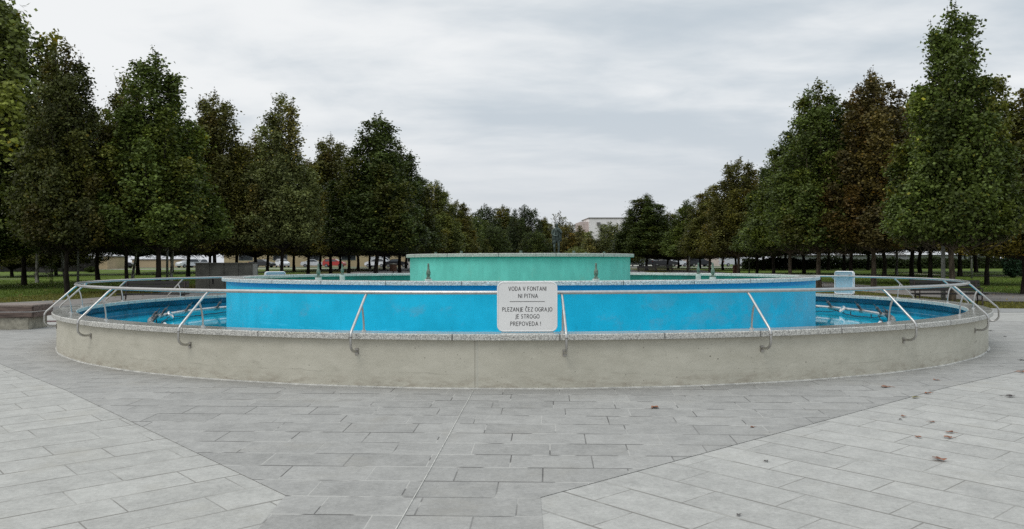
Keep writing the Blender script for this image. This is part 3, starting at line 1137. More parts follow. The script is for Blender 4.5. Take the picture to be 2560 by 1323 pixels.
def skin_obj(name, verts, edges, radii, m, parent, sub=2, root=0):
    me = bpy.data.meshes.new(name)
    me.from_pydata(verts, edges, [])
    o_ = bpy.data.objects.new(name, me)
    COL.objects.link(o_)
    o_.parent = parent
    sk = o_.modifiers.new("skin", 'SKIN')
    for i, r in enumerate(radii):
        r2 = r if isinstance(r, tuple) else (r, r)
        me.skin_vertices[0].data[i].radius = r2
        me.skin_vertices[0].data[i].use_root = (i == root)
    sb = o_.modifiers.new("sub", 'SUBSURF')
    sb.levels = sub
    sb.render_levels = sub
    bpy.context.view_layer.update()
    dg_ = bpy.context.evaluated_depsgraph_get()
    me2 = bpy.data.meshes.new_from_object(o_.evaluated_get(dg_))
    me2.materials.clear()
    me2.materials.append(m)
    for p in me2.polygons:
        p.use_smooth = True
    o_.modifiers.clear()
    o_.data = me2
    return o_


V = [(0, 0, 1.02), (0, 0, 1.22), (0, -.01, 1.45), (0, 0, 1.62), (.0, -.02, 1.72), (.0, -.05, 1.84), (.0, -.04, 1.96),
     (-.11, 0, .96), (-.16, -.10, .56), (-.11, -.02, .12), (-.15, -.16, .04),
     (.10, 0, .96), (.12, -.03, .54), (.10, .02, .12), (.13, -.12, .04),
     (-.20, 0, 1.58), (-.30, -.04, 1.30), (-.12, -.20, 1.20), (.06, -.24, 1.22),
     (.20, 0, 1.58), (.28, -.10, 1.34), (.10, -.24, 1.52), (.0, -.20, 1.68)]
E_ = [(0, 1), (1, 2), (2, 3), (3, 4), (4, 5), (5, 6), (0, 7), (7, 8), (8, 9), (9, 10), (0, 11), (11, 12), (12, 13), (13, 14),
      (3, 15), (15, 16), (16, 17), (17, 18), (3, 19), (19, 20), (20, 21), (21, 22)]
RD = [(.17, .13), (.15, .12), (.19, .14), (.12, .09), (.06, .06), (.10, .11), (.075, .085), .11, .075, .05, .045, .11, .075, .05, .045,
      .085, .065, .05, .045, .085, .065, .05, .045]
V = [(x * 1.15, y * 1.15, z * 1.15 + H0) for x, y, z in V]
RD = [(r[0] * 1.12, r[1] * 1.12) if isinstance(r, tuple) else r * 1.12 for r in RD]
skin_obj("figure", V, E_, RD, M['bronze'], stt)
# cloak: open shell round shoulders and back, hem falling to mid-thigh
m_ = MB()
vs, fs = [], []
nr, na = 12, 22
for i in range(nr):
    t = i / (nr - 1)
    z_ = H0 + 1.98 - t * 1.08
    wv = .13 + .20 * min(1, t * 2.0) - .02 * t
    for k in range(na):
        a = R_(-62 + 304 * k / (na - 1))
        fold = 1 + .07 * math.sin(k * 2.1 + t * 2) * t + .03 * math.sin(k * 4.7)
        vs.append((wv * 1.05 * math.cos(a) * fold, .02 + wv * .78 * math.sin(a) * fold, z_ + .10 * t * math.cos(a * 1.0)))
for i in range(nr - 1):
    for k in range(na - 1):
        fs.append((i * na + k, i * na + k + 1, (i + 1) * na + k + 1, (i + 1) * na + k))
m_.add(vs, fs)
cl = m_.build("cloak", M['bronze'], stt, smooth_=True)
so = cl.modifiers.new("t", 'SOLIDIFY')
so.thickness = .03

# ------------------------------------------------------------------ vehicles


def car_paint(name, col):
    return simple(name, col, .28, .15, var=.03, scale=1.0, spec=.6)


CP = {'white': car_paint("white_car_paint", (.62, .63, .64)), 'red': car_paint("red_car_paint", (.38, .018, .012)),
      'black': car_paint("black_car_paint", (.012, .012, .016)), 'silver': car_paint("silver_car_paint", (.30, .32, .34))}
M['glass_dark'] = mat("car_glass", (.02, .025, .03), .08)[0]
M['tyre'] = simple("tyre_rubber", (.02, .02, .02), .85, var=.1)
M['rim'] = simple("wheel_rim", (.35, .35, .36), .3, .7, var=.1)
M['headlight'] = simple("headlight_glass", (.65, .66, .66), .2, var=.03)
M['taillight'] = simple("taillight_glass", (.30, .02, .02), .3, var=.03)


def extrude_profile(prof, w0, w1, zs, name, m, par):
    """side outline (x,z) swept across the width, narrowing with height"""
    n = len(prof)

    def half(z):
        t = min(1, max(0, (z - zs[0]) / (zs[1] - zs[0])))
        return w0 + (w1 - w0) * t
    vs = [(x, -half(z), z) for x, z in prof] + [(x, half(z), z) for x, z in prof]
    bm = bmesh.new()
    bv = [bm.verts.new(v) for v in vs]
    bm.faces.new(bv[:n][::-1])
    bm.faces.new(bv[n:])
    for i in range(n):
        j = (i + 1) % n
        bm.faces.new((bv[i], bv[j], bv[n + j], bv[n + i]))
    bmesh.ops.recalc_face_normals(bm, faces=bm.faces)
    bmesh.ops.bevel(bm, geom=[e for e in bm.edges if e.calc_face_angle(0) > .6], offset=.05, segments=2, affect='EDGES')
    m_ = MB()
    m_.bm(bm)
    return m_.build(name, m, par, smooth_=35)


def make_car(van=False, low=False):
    r = empty("parked_car" if not van else "parked_van")
    if van:
        body = [(-2.3, .35), (-2.35, .8), (-2.25, 1.85), (-2.1, 1.95), (.7, 1.95), (1.35, 1.25), (2.2, 1.02), (2.35, .75), (2.3, .32)]
        glass = [(-.2, 1.28), (-.2, 1.78), (.62, 1.78), (1.12, 1.28)]
        wx = (-1.5, 1.5)
    elif low:
        body = [(-2.15, .32), (-2.2, .72), (-2.05, .98), (-1.3, 1.03), (-.75, 1.40), (.25, 1.44), (1.0, 1.02), (1.95, .86), (2.15, .65), (2.12, .30)]
        glass = [(-1.15, 1.02), (-.72, 1.345), (.22, 1.385), (.86, 1.02)]
        wx = (-1.35, 1.35)
    else:
        body = [(-1.95, .32), (-2.0, .75), (-1.92, 1.05), (-1.62, 1.46), (-.9, 1.53), (.2, 1.50), (.95, 1.08), (1.75, .92), (1.98, .68), (1.95, .30)]
        glass = [(-1.62, 1.06), (-1.42, 1.42), (-.85, 1.47), (.17, 1.44), (.80, 1.06)]
        wx = (-1.25, 1.25)
    b_ = extrude_profile(body, .86, .66 if not van else .82, (.9, 1.5), "body", None, r)
    b_.data.materials.append(CP['white'])
    zt_ = max(z for _, z in glass)
    g_ = MB()
    for s_ in (-1, 1):
        n = len(glass)
        yb = .865 if van else .84
        yt = .82 if van else .705
        vs = [(x, s_ * ((yb if z < 1.3 else yt) + .002), z) for x, z in glass] + [(x, s_ * ((yb if z < 1.3 else yt) - .04), z) for x, z in glass]
        g_.add(vs, [tuple(range(n)), tuple(range(n, 2 * n))] + [(i, (i + 1) % n, n + (i + 1) % n, n + i) for i in range(n)])
    g_.build("side_windows", M['glass_dark'], r)
    if van:
        ws = ((.78, 1.90), (1.33, 1.30))
    elif low:
        ws = ((.36, 1.385), (.95, 1.06))
    else:
        ws = ((.30, 1.455), (.90, 1.12))
    (x0, z0), (x1, z1) = ws
    MB().add([(x0, -.62, z0 + .02), (x0, .62, z0 + .02), (x1 + .02, .74, z1 + .02), (x1 + .02, -.74, z1 + .02)], [(0, 1, 2, 3)]).build("windscreen", M['glass_dark'], r)
    for x_ in wx:
        for s_ in (-1, 1):
            t_ = MB().tube([(x_, s_ * .66, .31), (x_, s_ * .875, .31)], .31, 16).build("wheel", M['tyre'], r, smooth_=40)
            MB().tube([(x_, s_ * .87, .31), (x_, s_ * .885, .31)], .19, 12).build("rim", M['rim'], t_)
    fx = body[-2][0]
    for s_ in (-1, 1):
        MB().box((fx - .07, s_ * .64, .74 if not van else .86), (.16, .30, .13), bev=.02).build("headlight", M['headlight'], r)
        MB().box((body[1][0] + .06, s_ * .70, .86), (.12, .18, .2), bev=.02).build("taillight", M['taillight'], r)
    return r


hatch, saloon, van = make_car(), make_car(low=True), make_car(van=True)
USED = set()


def place_car(proto, px_, Y_, deg, paint, lab):
    if proto.name in USED:
        o_ = copy_tree(proto, (0, 0, 0))
    else:
        o_ = proto
        USED.add(proto.name)
    o_.location = (X(px_, Y_), Y_, gz(0, Y_))
    o_.rotation_euler = (0, 0, R_(deg))
    for c_ in o_.children:
        if c_.name.startswith("body"):
            c_.material_slots[0].link = 'OBJECT'
            c_.material_slots[0].material = CP[paint]
    tag(o_, lab, "van" if proto is van else "car", "vehicles parked beyond the trees")


CARS = [
    (hatch, 470, 152, -125, 'white', "white hatchback seen end on just past the concrete wall's far edge"),
    (hatch, 497, 160, -100, 'white', "second white hatchback, close beside another white one near the concrete wall"),
    (saloon, 655, 150, -12, 'black', "black car peeping out just past the concrete wall's pale end"),
    (hatch, 706, 158, -60, 'white', "white car hidden between two dark trunks before the cream building"),
    (saloon, 782, 158, 12, 'white', "white car between the black and the red car, before the cream building"),
    (hatch, 836, 158, -6, 'red', "red hatchback before the cream building"),
    (hatch, 941, 156, 168, 'white', "white car in front of a white van, before the cream building"),
    (van, 956, 163, 10, 'white', "tall white van behind other parked cars beside the turquoise tier"),
    (saloon, 990, 152, 8, 'black', "black saloon beside the turquoise tier, above the round bin"),
    (hatch, 1586, 150, 5, 'white', "white car cut by the turquoise tier's far corner"),
    (hatch, 1620, 160, -10, 'black', "black car seen behind trunks, between a white car and the silver van"),
    (van, 1655, 160, 172, 'silver', "silver van standing behind a shiny black saloon"),
    (saloon, 1664, 149, -14, 'black', "shiny black saloon in front of the silver van"),
    (saloon, 1690, 156, 20, 'white', "white saloon next to the shiny black one, before the pink wall"),
    (hatch, 1748, 148, 10, 'black', "black hatchback alone against the pale pink wall"),
    (van, 1830, 156, 25, 'white', "white van among trunks beside the pale pink building"),
    (hatch, 1868, 158, 15, 'white', "small white car just past the white van"),
    (saloon, 300, 140, 4, 'black', "black car under the trees beside the beige shed"),
    (saloon, 2030, 140, 8, 'black', "dark saloon in deep shade before the hedge"),
]
for c_ in CARS:
    place_car(*c_)

# ------------------------------------------------------------------ buildings
M['plaster_white'] = simple("white_plaster", (.88, .85, .83), .85, var=.05, scale=.4)
M['plaster_pink'] = simple("pink_plaster", (.60, .50, .47), .85, var=.05, scale=.4)
M['plaster_cream'] = simple("cream_plaster", (.42, .33, .20), .85, var=.07, scale=.4)
M['plaster_grey'] = simple("grey_plaster", (.30, .32, .32), .85, var=.08, scale=.4)
M['roof'] = simple("roof_sheet", (.58, .58, .58), .6, var=.08, scale=.6)
M['roof_dark'] = simple("roof_edge", (.20, .19, .18), .7, var=.1)
M['win'] = mat("window_glass", (.025, .03, .035), .1)[0]
M['win_white'] = simple("window_white", (.7, .7, .72), .4, var=.04)
M['fence'] = simple("dark_boards", (.016, .014, .012), .9, var=.3, scale=3)


def building(name, lab, cat, px0, px1, Y_, top_py, depth, wall_m, rows, rz=0.0, roof_m=None, winw=1.2, winh=1.1, step=3.0, win_m=None, ov=.35, margin=1.0):
    x0, x1 = X(px0, Y_), X(px1, Y_)
    g = gz(0, Y_)
    H = Z(top_py, Y_) - g
    b_ = empty(name, (x0, Y_, g), rz)
    tag(b_, lab, cat)
    W = x1 - x0
    MB().box((W / 2, depth / 2, H / 2 - .3), (W, depth, H + .6)).build("wall", wall_m, b_)
    MB().box((W / 2, depth / 2, H + .09), (W + ov, depth + ov, .18)).build("roof", roof_m or M['roof_dark'], b_)
    n = max(1, int((W - 2 * margin) / step))
    for z_ in rows:
        for i in range(n):
            xw = margin + (W - 2 * margin) * (i + .5) / n
            f_ = MB().box((xw, -.02, z_), (winw, .10, winh)).build("window", M['plaster_grey'] if win_m is None else M['roof'], b_)
            MB().box((xw, -.075, z_), (winw - .14, .02, winh - .14)).build("pane", win_m or M['win'], f_)
    return b_, W, H


b_, W_, H_ = building("apartment_building", "white plastered flats with a flat roof rising above the far trees", "building",
                      1474, 1640, 190, 546.5, 12, M['plaster_white'], (), rz=R_(3))
for z_ in (2, 5.0, 7.9):
    f_ = MB().box((-.06, 3.4, z_), (.1, 2.4, 1.35)).build("window", M['roof_dark'], b_)
    MB().box((-.12, 3.4, z_), (.02, 2.1, 1.15)).build("pane", M['win'], f_)
MB().box((2.0, -.12, H_ - 1.2), (.8, .22, .7)).build("vent_box", M['roof_dark'], b_)
MB().box((-.9, 6.0, H_ / 2 - .4), (1.8, 9, H_ - .5)).build("side_bay", M['plaster_pink'], b_)
building("cream_building", "long low cream building with dark windows behind the parked cars", "building", 560, 1012, 182, 622, 9, M['plaster_cream'], (2.0,), step=7, winw=3.0, winh=1.3)
building("pink_building", "pale pink plastered building behind the black hatchback", "building", 1688, 1800, 182, 618, 8, M['plaster_pink'], (1.9,), step=5, winw=1.3, winh=2.2)
building("white_annex", "white walled annex showing between trunks past the turquoise tier", "building", 1560, 1672, 188, 622, 8, M['plaster_white'], (1.6,), step=6)
building("white_annex", "white shed showing beside the dark parked saloon and round bin", "building", 1012, 1040, 184, 620, 8, M['plaster_white'], (1.6,), step=6)
building("grey_house", "grey house with whitish window panels over the dark fence", "building", -60, 50, 122, 622, 8, M['plaster_grey'], (2.5,), step=1.9, winw=1.4, winh=1.5, win_m=M['plaster_grey'], margin=.6)
b_, W_, H_ = building("long_shed", "long shed with a bright white roof over the dark fence", "building", 56, 152, 124, 645, 9, M['plaster_grey'], (2.15,), step=.95, winw=.8, winh=.3, win_m=M['win_white'], margin=.2)
MB().add([(-.3, -.4, H_ + .15), (W_ + .3, -.4, H_ + .15), (W_ + .3, 4.5, H_ + 1.3), (-.3, 4.5, H_ + 1.3), (W_ + .3, 9.4, H_ + .15), (-.3, 9.4, H_ + .15)], [(0, 1, 2, 3), (3, 2, 4, 5), (0, 3, 5), (1, 4, 2)]).build("pitched_roof", M['roof'], b_)
building("beige_shed", "beige shed half hidden by a trunk next to the fence end", "building", 236, 268, 126, 640, 6, M['plaster_cream'], (1.9,), step=2.4, winw=.8, winh=.8)
building("low_cream_wall_building", "very low cream wall behind the birch and the pale road", "building", 330, 470, 165, 648, 5, M['plaster_cream'], ())
for i, (a_, c2_, lab) in enumerate(((1980, 2080, "white roofed shed over the hedge, nearest the sign back"), (2130, 2230, "white roofed shed over the hedge behind the tan trunk pair"),
                                    (2270, 2410, "white roofed shed over the hedge behind the lamp post"), (2415, 2480, "white roofed shed over the hedge past the slim white post"))):
    b_, W_, H_ = building("roofed_shed", lab, "shed", a_, c2_, 128, 642, 7, M['plaster_grey'], ())
    MB().add([(-.3, -.4, H_ + .15), (W_ + .3, -.4, H_ + .15), (W_ + .3, 3.5, H_ + .75), (-.3, 3.5, H_ + .75), (W_ + .3, 7.4, H_ + .15), (-.3, 7.4, H_ + .15)], [(0, 1, 2, 3), (3, 2, 4, 5), (0, 3, 5), (1, 4, 2)]).build("pitched_roof", M['roof'], b_)
    b_['group'] = "white roofed sheds over the hedge"

fx0, fx1 = X(-120, 112), X(236, 112)
fn = empty("board_fence", (fx0, 112, gz(0, 112)))
tag(fn, "dark board fence along the far lawn edge before the grey house", "fence")
m_ = MB()
x_ = 0
rnd = random.Random(5)
while x_ < fx1 - fx0:
    m_.box((x_, 0, .80), (.30, .03, 1.72 + rnd.uniform(-.02, .02)))
    x_ += .31
m_.build("boards", M['fence'], fn)
m_ = MB()
x_ = 0
while x_ < fx1 - fx0:
    m_.box((x_, .06, .8), (.1, .1, 1.75))
    x_ += 2.5
m_.build("posts", M['fence'], fn)

# ------------------------------------------------------------------ trees


def quads_mesh(name, P, colr, m):
    """P: n x 4 x 3 points, colr: n x 3"""
    n = len(P)
    me = bpy.data.meshes.new(name)
    me.vertices.add(n * 4)
    me.vertices.foreach_set("co", P.reshape(-1).astype(np.float32))
    me.loops.add(n * 4)
    me.loops.foreach_set("vertex_index", np.arange(n * 4, dtype=np.int32))
    me.polygons.add(n)
    me.polygons.foreach_set("loop_start", np.arange(0, n * 4, 4, dtype=np.int32))
    me.update(calc_edges=True)
    at = me.color_attributes.new("leafcol", 'FLOAT_COLOR', 'POINT')
    c4 = np.ones((n, 4, 4), np.float32)
    c4[:, :, :3] = colr[:, None, :]
    at.data.foreach_set("color", c4.reshape(-1))
    me.materials.append(m)
    me.validate()
    return me


def leaf_quads(rng, C, size, nbias):
    n = len(C)
    nrm = rng.normal(size=(n, 3)) + nbias
    nrm /= np.linalg.norm(nrm, axis=1)[:, None]
    t = rng.normal(size=(n, 3))
    t -= nrm * (t * nrm).sum(1)[:, None]
    t /= np.linalg.norm(t, axis=1)[:, None]
    b = np.cross(nrm, t)
    L = size * rng.uniform(.65, 1.3, n)[:, None]
    w = L * rng.uniform(.55, .85, n)[:, None]
    fold = nrm * L * rng.uniform(-.15, .15, n)[:, None]
    return np.stack([C - t * L * .5, C + b * w * .5 + fold, C + t * L * .5, C - b * w * .5 + fold], 1)


def make_crown(seed, H=13.0, z0=2.4, R=2.6, leaves=60000, size=.14, point=1.6, autumn=.25, open_top=.45,
               round_=False, limbs_r=.035, trunk_r=.115, rings=((.30, 5), (.50, 6), (.74, 8), (.94, 10)), dens=1.0, fat=1.0, whips=10):
    """a crown is a sheaf of ascending sub-crowns, each a leader with its own limbs and leaf sprays"""
    rng = np.random.default_rng(seed)
    CC, CO = [], []
    tb = MB()
    Hc = H - z0
    subs = [(0, 0, 1.0, .27 * R * fat, .55)]
    for q in range(4):
        a = rng.uniform(0, 2 * PI)
        fq = rng.uniform(.14, .30)
        subs.append((fq * R * math.cos(a), fq * R * math.sin(a), rng.uniform(.82, .955), .24 * R * fat, .45))
    for fr, n in rings:
        a0 = rng.uniform(0, 2 * PI)
        for k in range(n):
            a = a0 + 2 * PI * (k + rng.uniform(-.3, .3)) / n
            rr = R * fr * rng.uniform(.82, 1.12)
            x = min(.98, rr / R)
            if round_:
                top = .45 + .50 * math.sqrt(max(0, 1 - x * x)) + rng.normal() * .05
                ln = .5
            else:
                top = (1 - x ** point) * .80 + .17 - .10 * x + rng.normal() * .06
                ln = rng.uniform(.30, .46)
            top = min(.95, max(.16, top))
            subs.append((rr * math.cos(a) * .88, rr * math.sin(a) * .88, top, R * rng.uniform(.24, .36) * fat, ln))
            if top > .5:                    # a lower tier under it
                subs.append((rr * math.cos(a + .3) * 1.0, rr * math.sin(a + .3) * 1.0, top * rng.uniform(.50, .68), R * rng.uniform(.26, .36) * fat, .36))
    # low skirt that hides the bole's top
    for k in range(9):
        a = 2 * PI * (k + rng.uniform(-.3, .3)) / 9
        rr = R * rng.uniform(.35, .9)
        subs.append((rr * math.cos(a), rr * math.sin(a), rng.uniform(.10, .24), R * rng.uniform(.26, .36), .22))
    wt_ = [s[3] * s[3] * max(1.2, s[4] * Hc) for s in subs]
    tot = sum(wt_)
    for (sx, sy, tt, rho, ln), w_ in zip(subs, wt_):
        ztop = z0 + tt * Hc
        zbot = max(z0 - .1, ztop - ln * Hc)
        nl = int(leaves * w_ / tot * dens)
        thin = 1 - open_top * max(0, tt - .6) / .4
        nlimb = max(7, int(24 * (ztop - zbot) / 4.5))
        subc = np.array([1.0, 1.0, 1.0]) * rng.uniform(.70, 1.30)
        if rng.uniform() < autumn:
            subc = subc * (np.array([1.32, 1.06, .85]) if rng.uniform() < .55 else np.array([1.22, 1.14, .85]))
        # leader
        p0 = np.array([0, 0, max(z0 - .5, zbot - .9 - math.hypot(sx, sy) * .9)])
        p2 = np.array([sx, sy, ztop + .12])
        p1 = np.array([sx * .85, sy * .85, p0[2] + (ztop - p0[2]) * .35])
        tb.tube([tuple((1 - u) ** 2 * p0 + 2 * u * (1 - u) * p1 + u * u * p2) for u in (0, .25, .5, .75, 1.0)],
                [limbs_r * 1.5, limbs_r * 1.15, limbs_r * .8, limbs_r * .5, limbs_r * .16], 5, cap=False)
        for i in range(nlimb + 2):
            if i >= nlimb:
                u = rng.uniform(.93, 1.0)
                az = rng.uniform(0, 2 * PI)
                lr = .06
            else:
                u = (i + rng.uniform()) / nlimb
                az = rng.uniform(0, 2 * PI)
                pr = min(1, (u + .12) * 3.2) ** .6 * max(.05, 1 - u ** 1.5)
                lr = rho * pr * rng.uniform(.75, 1.25)
            zt = zbot + u * (ztop - zbot)
            v = max(0, (zt - p0[2]) / max(.5, p2[2] - p0[2]))
            vv = math.sqrt(min(1, v))
            axp = (1 - vv) ** 2 * p0 + 2 * vv * (1 - vv) * p1 + vv * vv * p2
            st_ = np.array([axp[0], axp[1], zt - .25 - lr * .7])
            tip = np.array([sx * (.7 + .3 * vv) + lr * math.cos(az), sy * (.7 + .3 * vv) + lr * math.sin(az), zt + .12])
            m_ = max(3, int(nl / (nlimb + 2) * thin * rng.uniform(.45, 1.55)))
            s = rng.uniform(.12, 1.04, m_)[:, None] ** .7
            mid = (st_ + tip) / 2 + np.array([0, 0, -.12])
            pc = (1 - s) ** 2 * st_ + 2 * s * (1 - s) * mid + s ** 2 * tip
            sg_ = (.10 + .26 * rho) * (1 - .62 * s)
            C = pc + rng.normal(size=(m_, 3)) * sg_ * np.array([1, 1, .62])
            C[:, 2] = np.maximum(C[:, 2], z0 - .15 + .25 * math.sin(3 * math.atan2(tip[1], tip[0]) + seed) + .38 * np.abs(rng.normal(size=m_)))
            CC.append(C)
            cc = (subc * rng.uniform(.75, 1.28))[None, :] * rng.uniform(.6, 1.45, m_)[:, None]
            odd = rng.uniform(size=m_) < .02
            cc[odd] *= np.array([1.9, 1.4, .8])
            CO.append(cc)
            if lr > .25:
                tb.tube([tuple(st_), tuple(mid), tuple(tip)], [limbs_r * .45, limbs_r * .3, limbs_r * .12], 3, cap=False)
    # whips with leaves close along them
    for k in range(whips):
        s_ = subs[rng.integers(0, min(12, len(subs)))]
        b_ = np.array([s_[0], s_[1], z0 + s_[2] * Hc - .2]) + rng.normal(size=3) * .12
        e_ = b_ + np.array([rng.normal() * .12, rng.normal() * .12, rng.uniform(.4, .85)])
        tb.tube([tuple(b_), tuple(e_)], [.012, .006], 3, cap=False)
        m_ = 9
        s = rng.uniform(0, 1, m_)[:, None]
        CC.append(b_ + (e_ - b_) * s + rng.normal(size=(m_, 3)) * .05)
        CO.append(np.ones((m_, 3)) * rng.uniform(.7, 1.2, m_)[:, None])
    C = np.concatenate(CC)
    CO = np.concatenate(CO)
    P = leaf_quads(rng, C, size, C * np.array([.25, .25, 0]) + np.array([0, 0, .7]))
    me = quads_mesh("crown_mesh", P, CO, M['leaf'])
    wob = rng.uniform(-.06, .06, (8, 2))
    pts_ = [(wob[i][0] * (i > 0), wob[i][1] * (i > 0), H * .90 * (i / 7) ** 1.2) for i in range(8)]
    tb.tube([(0, 0, -.25)] + pts_, [trunk_r * 1.35, trunk_r * 1.15] + [trunk_r * (1 - .13 * i) for i in range(1, 8)], 12, cap=False)
    tm = bpy.data.meshes.new("trunk_mesh")
    tm.from_pydata(tb.v, [], tb.f)
    for p in tm.polygons:
        p.use_smooth = True
    tm.materials.append(M['bark_dark'])
    return me, tm, H, R


VAR = {}
VAR['a'] = make_crown(1, z0=2.8, leaves=95000, point=2.3)
VAR['b'] = make_crown(2, z0=2.65, leaves=95000, point=2.7, autumn=.35)
VAR['c'] = make_crown(3, z0=3.0, trunk_r=.11, leaves=85000, point=1.9, autumn=.2, open_top=.6, whips=18)
VAR['d'] = make_crown(4, z0=2.7, leaves=95000, point=3.0, autumn=.3, whips=16)
VAR['f'] = make_crown(6, H=11, z0=1.2, R=3.3, leaves=36000, size=.2, round_=True, autumn=.25)
VAR['m'] = make_crown(7, H=16, z0=2.6, R=4.6, leaves=64000, size=.25, round_=True, autumn=.25, trunk_r=.26, open_top=.2, fat=1.1)
VAR['s'] = make_crown(8, H=12, z0=2.6, R=2.8, leaves=6500, size=.2, autumn=.3, limbs_r=.06, open_top=.8)
VAR['w'] = make_crown(9, H=9, z0=3.3, R=2.2, leaves=15000, size=.16, round_=True, autumn=.5, trunk_r=.17, rings=((.45, 4), (.85, 6)), fat=.9)
VAR['k'] = make_crown(10, H=12, z0=1.0, R=1.7, leaves=18000, size=.2, point=.9, autumn=0, rings=((.5, 5), (.9, 7)), whips=2)

DG = (0.055, 0.076, 0.017)
GR = (0.079, 0.107, 0.022)
LG_ = (.125, .140, .045)
OL = (0.103, 0.107, 0.023)
BR = (0.094, 0.095, 0.023)
OR = (0.116, 0.104, 0.023)
YG = (.125, .145, .035)
DK = (0.035, 0.050, 0.014)
rt = random.Random(12)


def tree(px_, Y_, top, hw, var, tint, lab, group="avenue trees around the fountain", bark_='bark_dark', lean=0.0, name="avenue_tree", cat="tree", dx=0.0, tr=1.0):
    cme, tme, H, R = VAR[var]
    g = gz(0, Y_)
    h = Z(top, Y_, px_) - g
    r = hw / F * Y_ / R
    rx = X(px_, Y_)
    e = empty(name, (rx, Y_, g), rt.uniform(0, 2 * PI), (r, r, h / H))
    if lean:
        e.rotation_euler = (0, R_(lean), 0)
    c = bpy.data.objects.new("crown", cme)
    COL.objects.link(c)
    c.parent = e
    c.color = (*tint, 1)
    t = bpy.data.objects.new("trunk", tme)
    COL.objects.link(t)
    t.parent = e
    k = tr / r
    t.scale = (k, k, 1) if False else (1, 1, 1)
    t.material_slots[0].link = 'OBJECT'
    t.material_slots[0].material = M[bark_]
    tag(e, lab, cat, group)
    return e


ORD = ["first", "second", "third", "fourth", "fifth", "sixth", "seventh", "eighth", "ninth", "tenth", "eleventh", "twelfth", "thirteenth",
       "fourteenth", "fifteenth", "sixteenth", "seventeenth", "eighteenth", "nineteenth", "twentieth", "twenty-first", "twenty-second",
       "twenty-third", "twenty-fourth", "twenty-fifth", "twenty-sixth", "twenty-seventh", "twenty-eighth", "twenty-ninth", "thirtieth",
       "thirty-first", "thirty-second", "thirty-third", "thirty-fourth", "thirty-fifth", "thirty-sixth", "thirty-seventh", "thirty-eighth"]
# (px, distance, top py, half width px, variant, colour, words)
LEFT = [
    (168, 48, 112, 92, 'b', (.062, .070, .018), "olive green"), (393, 50, 138, 112, 'a', GR, "tall dark green"), (318, 62, 185, 75, 'c', OL, "slim olive"),
    (536, 60, 242, 86, 'd', BR, "russet brown"), (707, 60, 236, 78, 'c', LG_, "pale green topped"), (640, 72, 338, 75, 'b', OL, "olive"),
    (826, 74, 348, 72, 'd', BR, "brownish"), (942, 66, 292, 92, 'a', DG, "dark green"), (1000, 84, 365, 72, 'b', DG, "deep green"),
    (1092, 104, 452, 52, 'c', YG, "yellow green"), (1140, 122, 505, 42, 'd', OL, "olive"), (1046, 112, 440, 55, 'a', GR, "green"),
    (60, 66, 262, 98, 'd', OL, "autumn olive"), (245, 74, 300, 85, 'a', DG, "dark green"), (470, 84, 300, 80, 'b', GR, "green"),
    (590, 90, 380, 68, 'a', DG, "dark green"), (770, 92, 400, 66, 'b', OL, "olive"), (872, 96, 400, 62, 'c', GR, "green"),
    (895, 110, 452, 58, 'd', DG, "dark green"), (960, 118, 480, 55, 'b', DK, "blackish green"), (1015, 128, 500, 50, 'a', DG, "dark green"),
    (-60, 56, 330, 95, 'a', DG, "dark green"), (30, 90, 420, 75, 'f', BR, "rusty"), (140, 96, 430, 75, 'f', BR, "rusty brown"),
    (345, 98, 430, 72, 'd', DK, "blackish green"), (430, 108, 450, 66, 'b', DK, "shadowy"), (525, 104, 440, 66, 'd', DG, "dark green"),
    (668, 106, 440, 62, 'a', DK, "blackish green"), (735, 112, 460, 60, 'd', DG, "dark green"), (800, 118, 470, 56, 'a', DK, "blackish green"),
    (850, 124, 490, 54, 'b', DG, "dark green"), (925, 128, 500, 50, 'c', OL, "olive"),
]
RIGHT = [
    (2381, 36, 20, 118, 'a', GR, "tall green"), (2184, 54, 190, 100, 'd', (.080, .066, .020), "rusty topped"), (2048, 56, 205, 92, 'b', GR, "green"),
    (2560, 44, 225, 120, 'b', OL, "olive"), (2467, 60, 300, 88, 'a', DG, "dark green"), (1846, 86, 402, 62, 'd', BR, "brown topped"),
    (1775, 96, 470, 55, 'b', OL, "olive"), (1719, 104, 500, 50, 'c', GR, "green"), (1670, 112, 532, 45, 'a', OL, "olive"),
    (1617, 110, 486, 60, 'b', DG, "dark green"), (1935, 78, 395, 68, 'a', DG, "dark green"), (1976, 68, 330, 78, 'c', GR, "green"),
    (2130, 66, 250, 80, 'a', OL, "olive"), (2280, 68, 240, 90, 'b', OL, "olive brown"), (2325, 62, 215, 85, 'd', GR, "green"),
    (1892, 92, 440, 58, 'b', OL, "olive"), (1807, 112, 500, 50, 'a', DG, "dark green"), (2210, 84, 330, 80, 'a', DG, "dark green"),
    (2110, 92, 390, 74, 'd', DG, "dark green"), (2010, 96, 410, 70, 'b', DK, "blackish green"), (1908, 112, 470, 58, 'd', DK, "blackish green"),
    (1750, 124, 540, 46, 'd', DK, "blackish green"), (1696, 126, 550, 44, 'b', DG, "dark green"), (2400, 86, 350, 84, 'd', DK, "blackish green"),
    (2300, 98, 390, 76, 'a', DK, "blackish green"), (2520, 88, 360, 88, 'b', DK, "blackish green"), (2440, 100, 410, 74, 'a', DG, "dark green"),
    (2640, 60, 240, 100, 'd', OL, "olive"), (1840, 124, 520, 48, 'b', DG, "dark green"), (2070, 112, 450, 62, 'a', DK, "blackish green"),
    (2170, 112, 450, 62, 'b', DK, "blackish green"), (1965, 118, 470, 56, 'a', DG, "dark green"),
]
tan = {2381: 1, 2184: 1, 1846: 1, 1775: 1, 1719: 1, 2048: 1, 1976: 1}
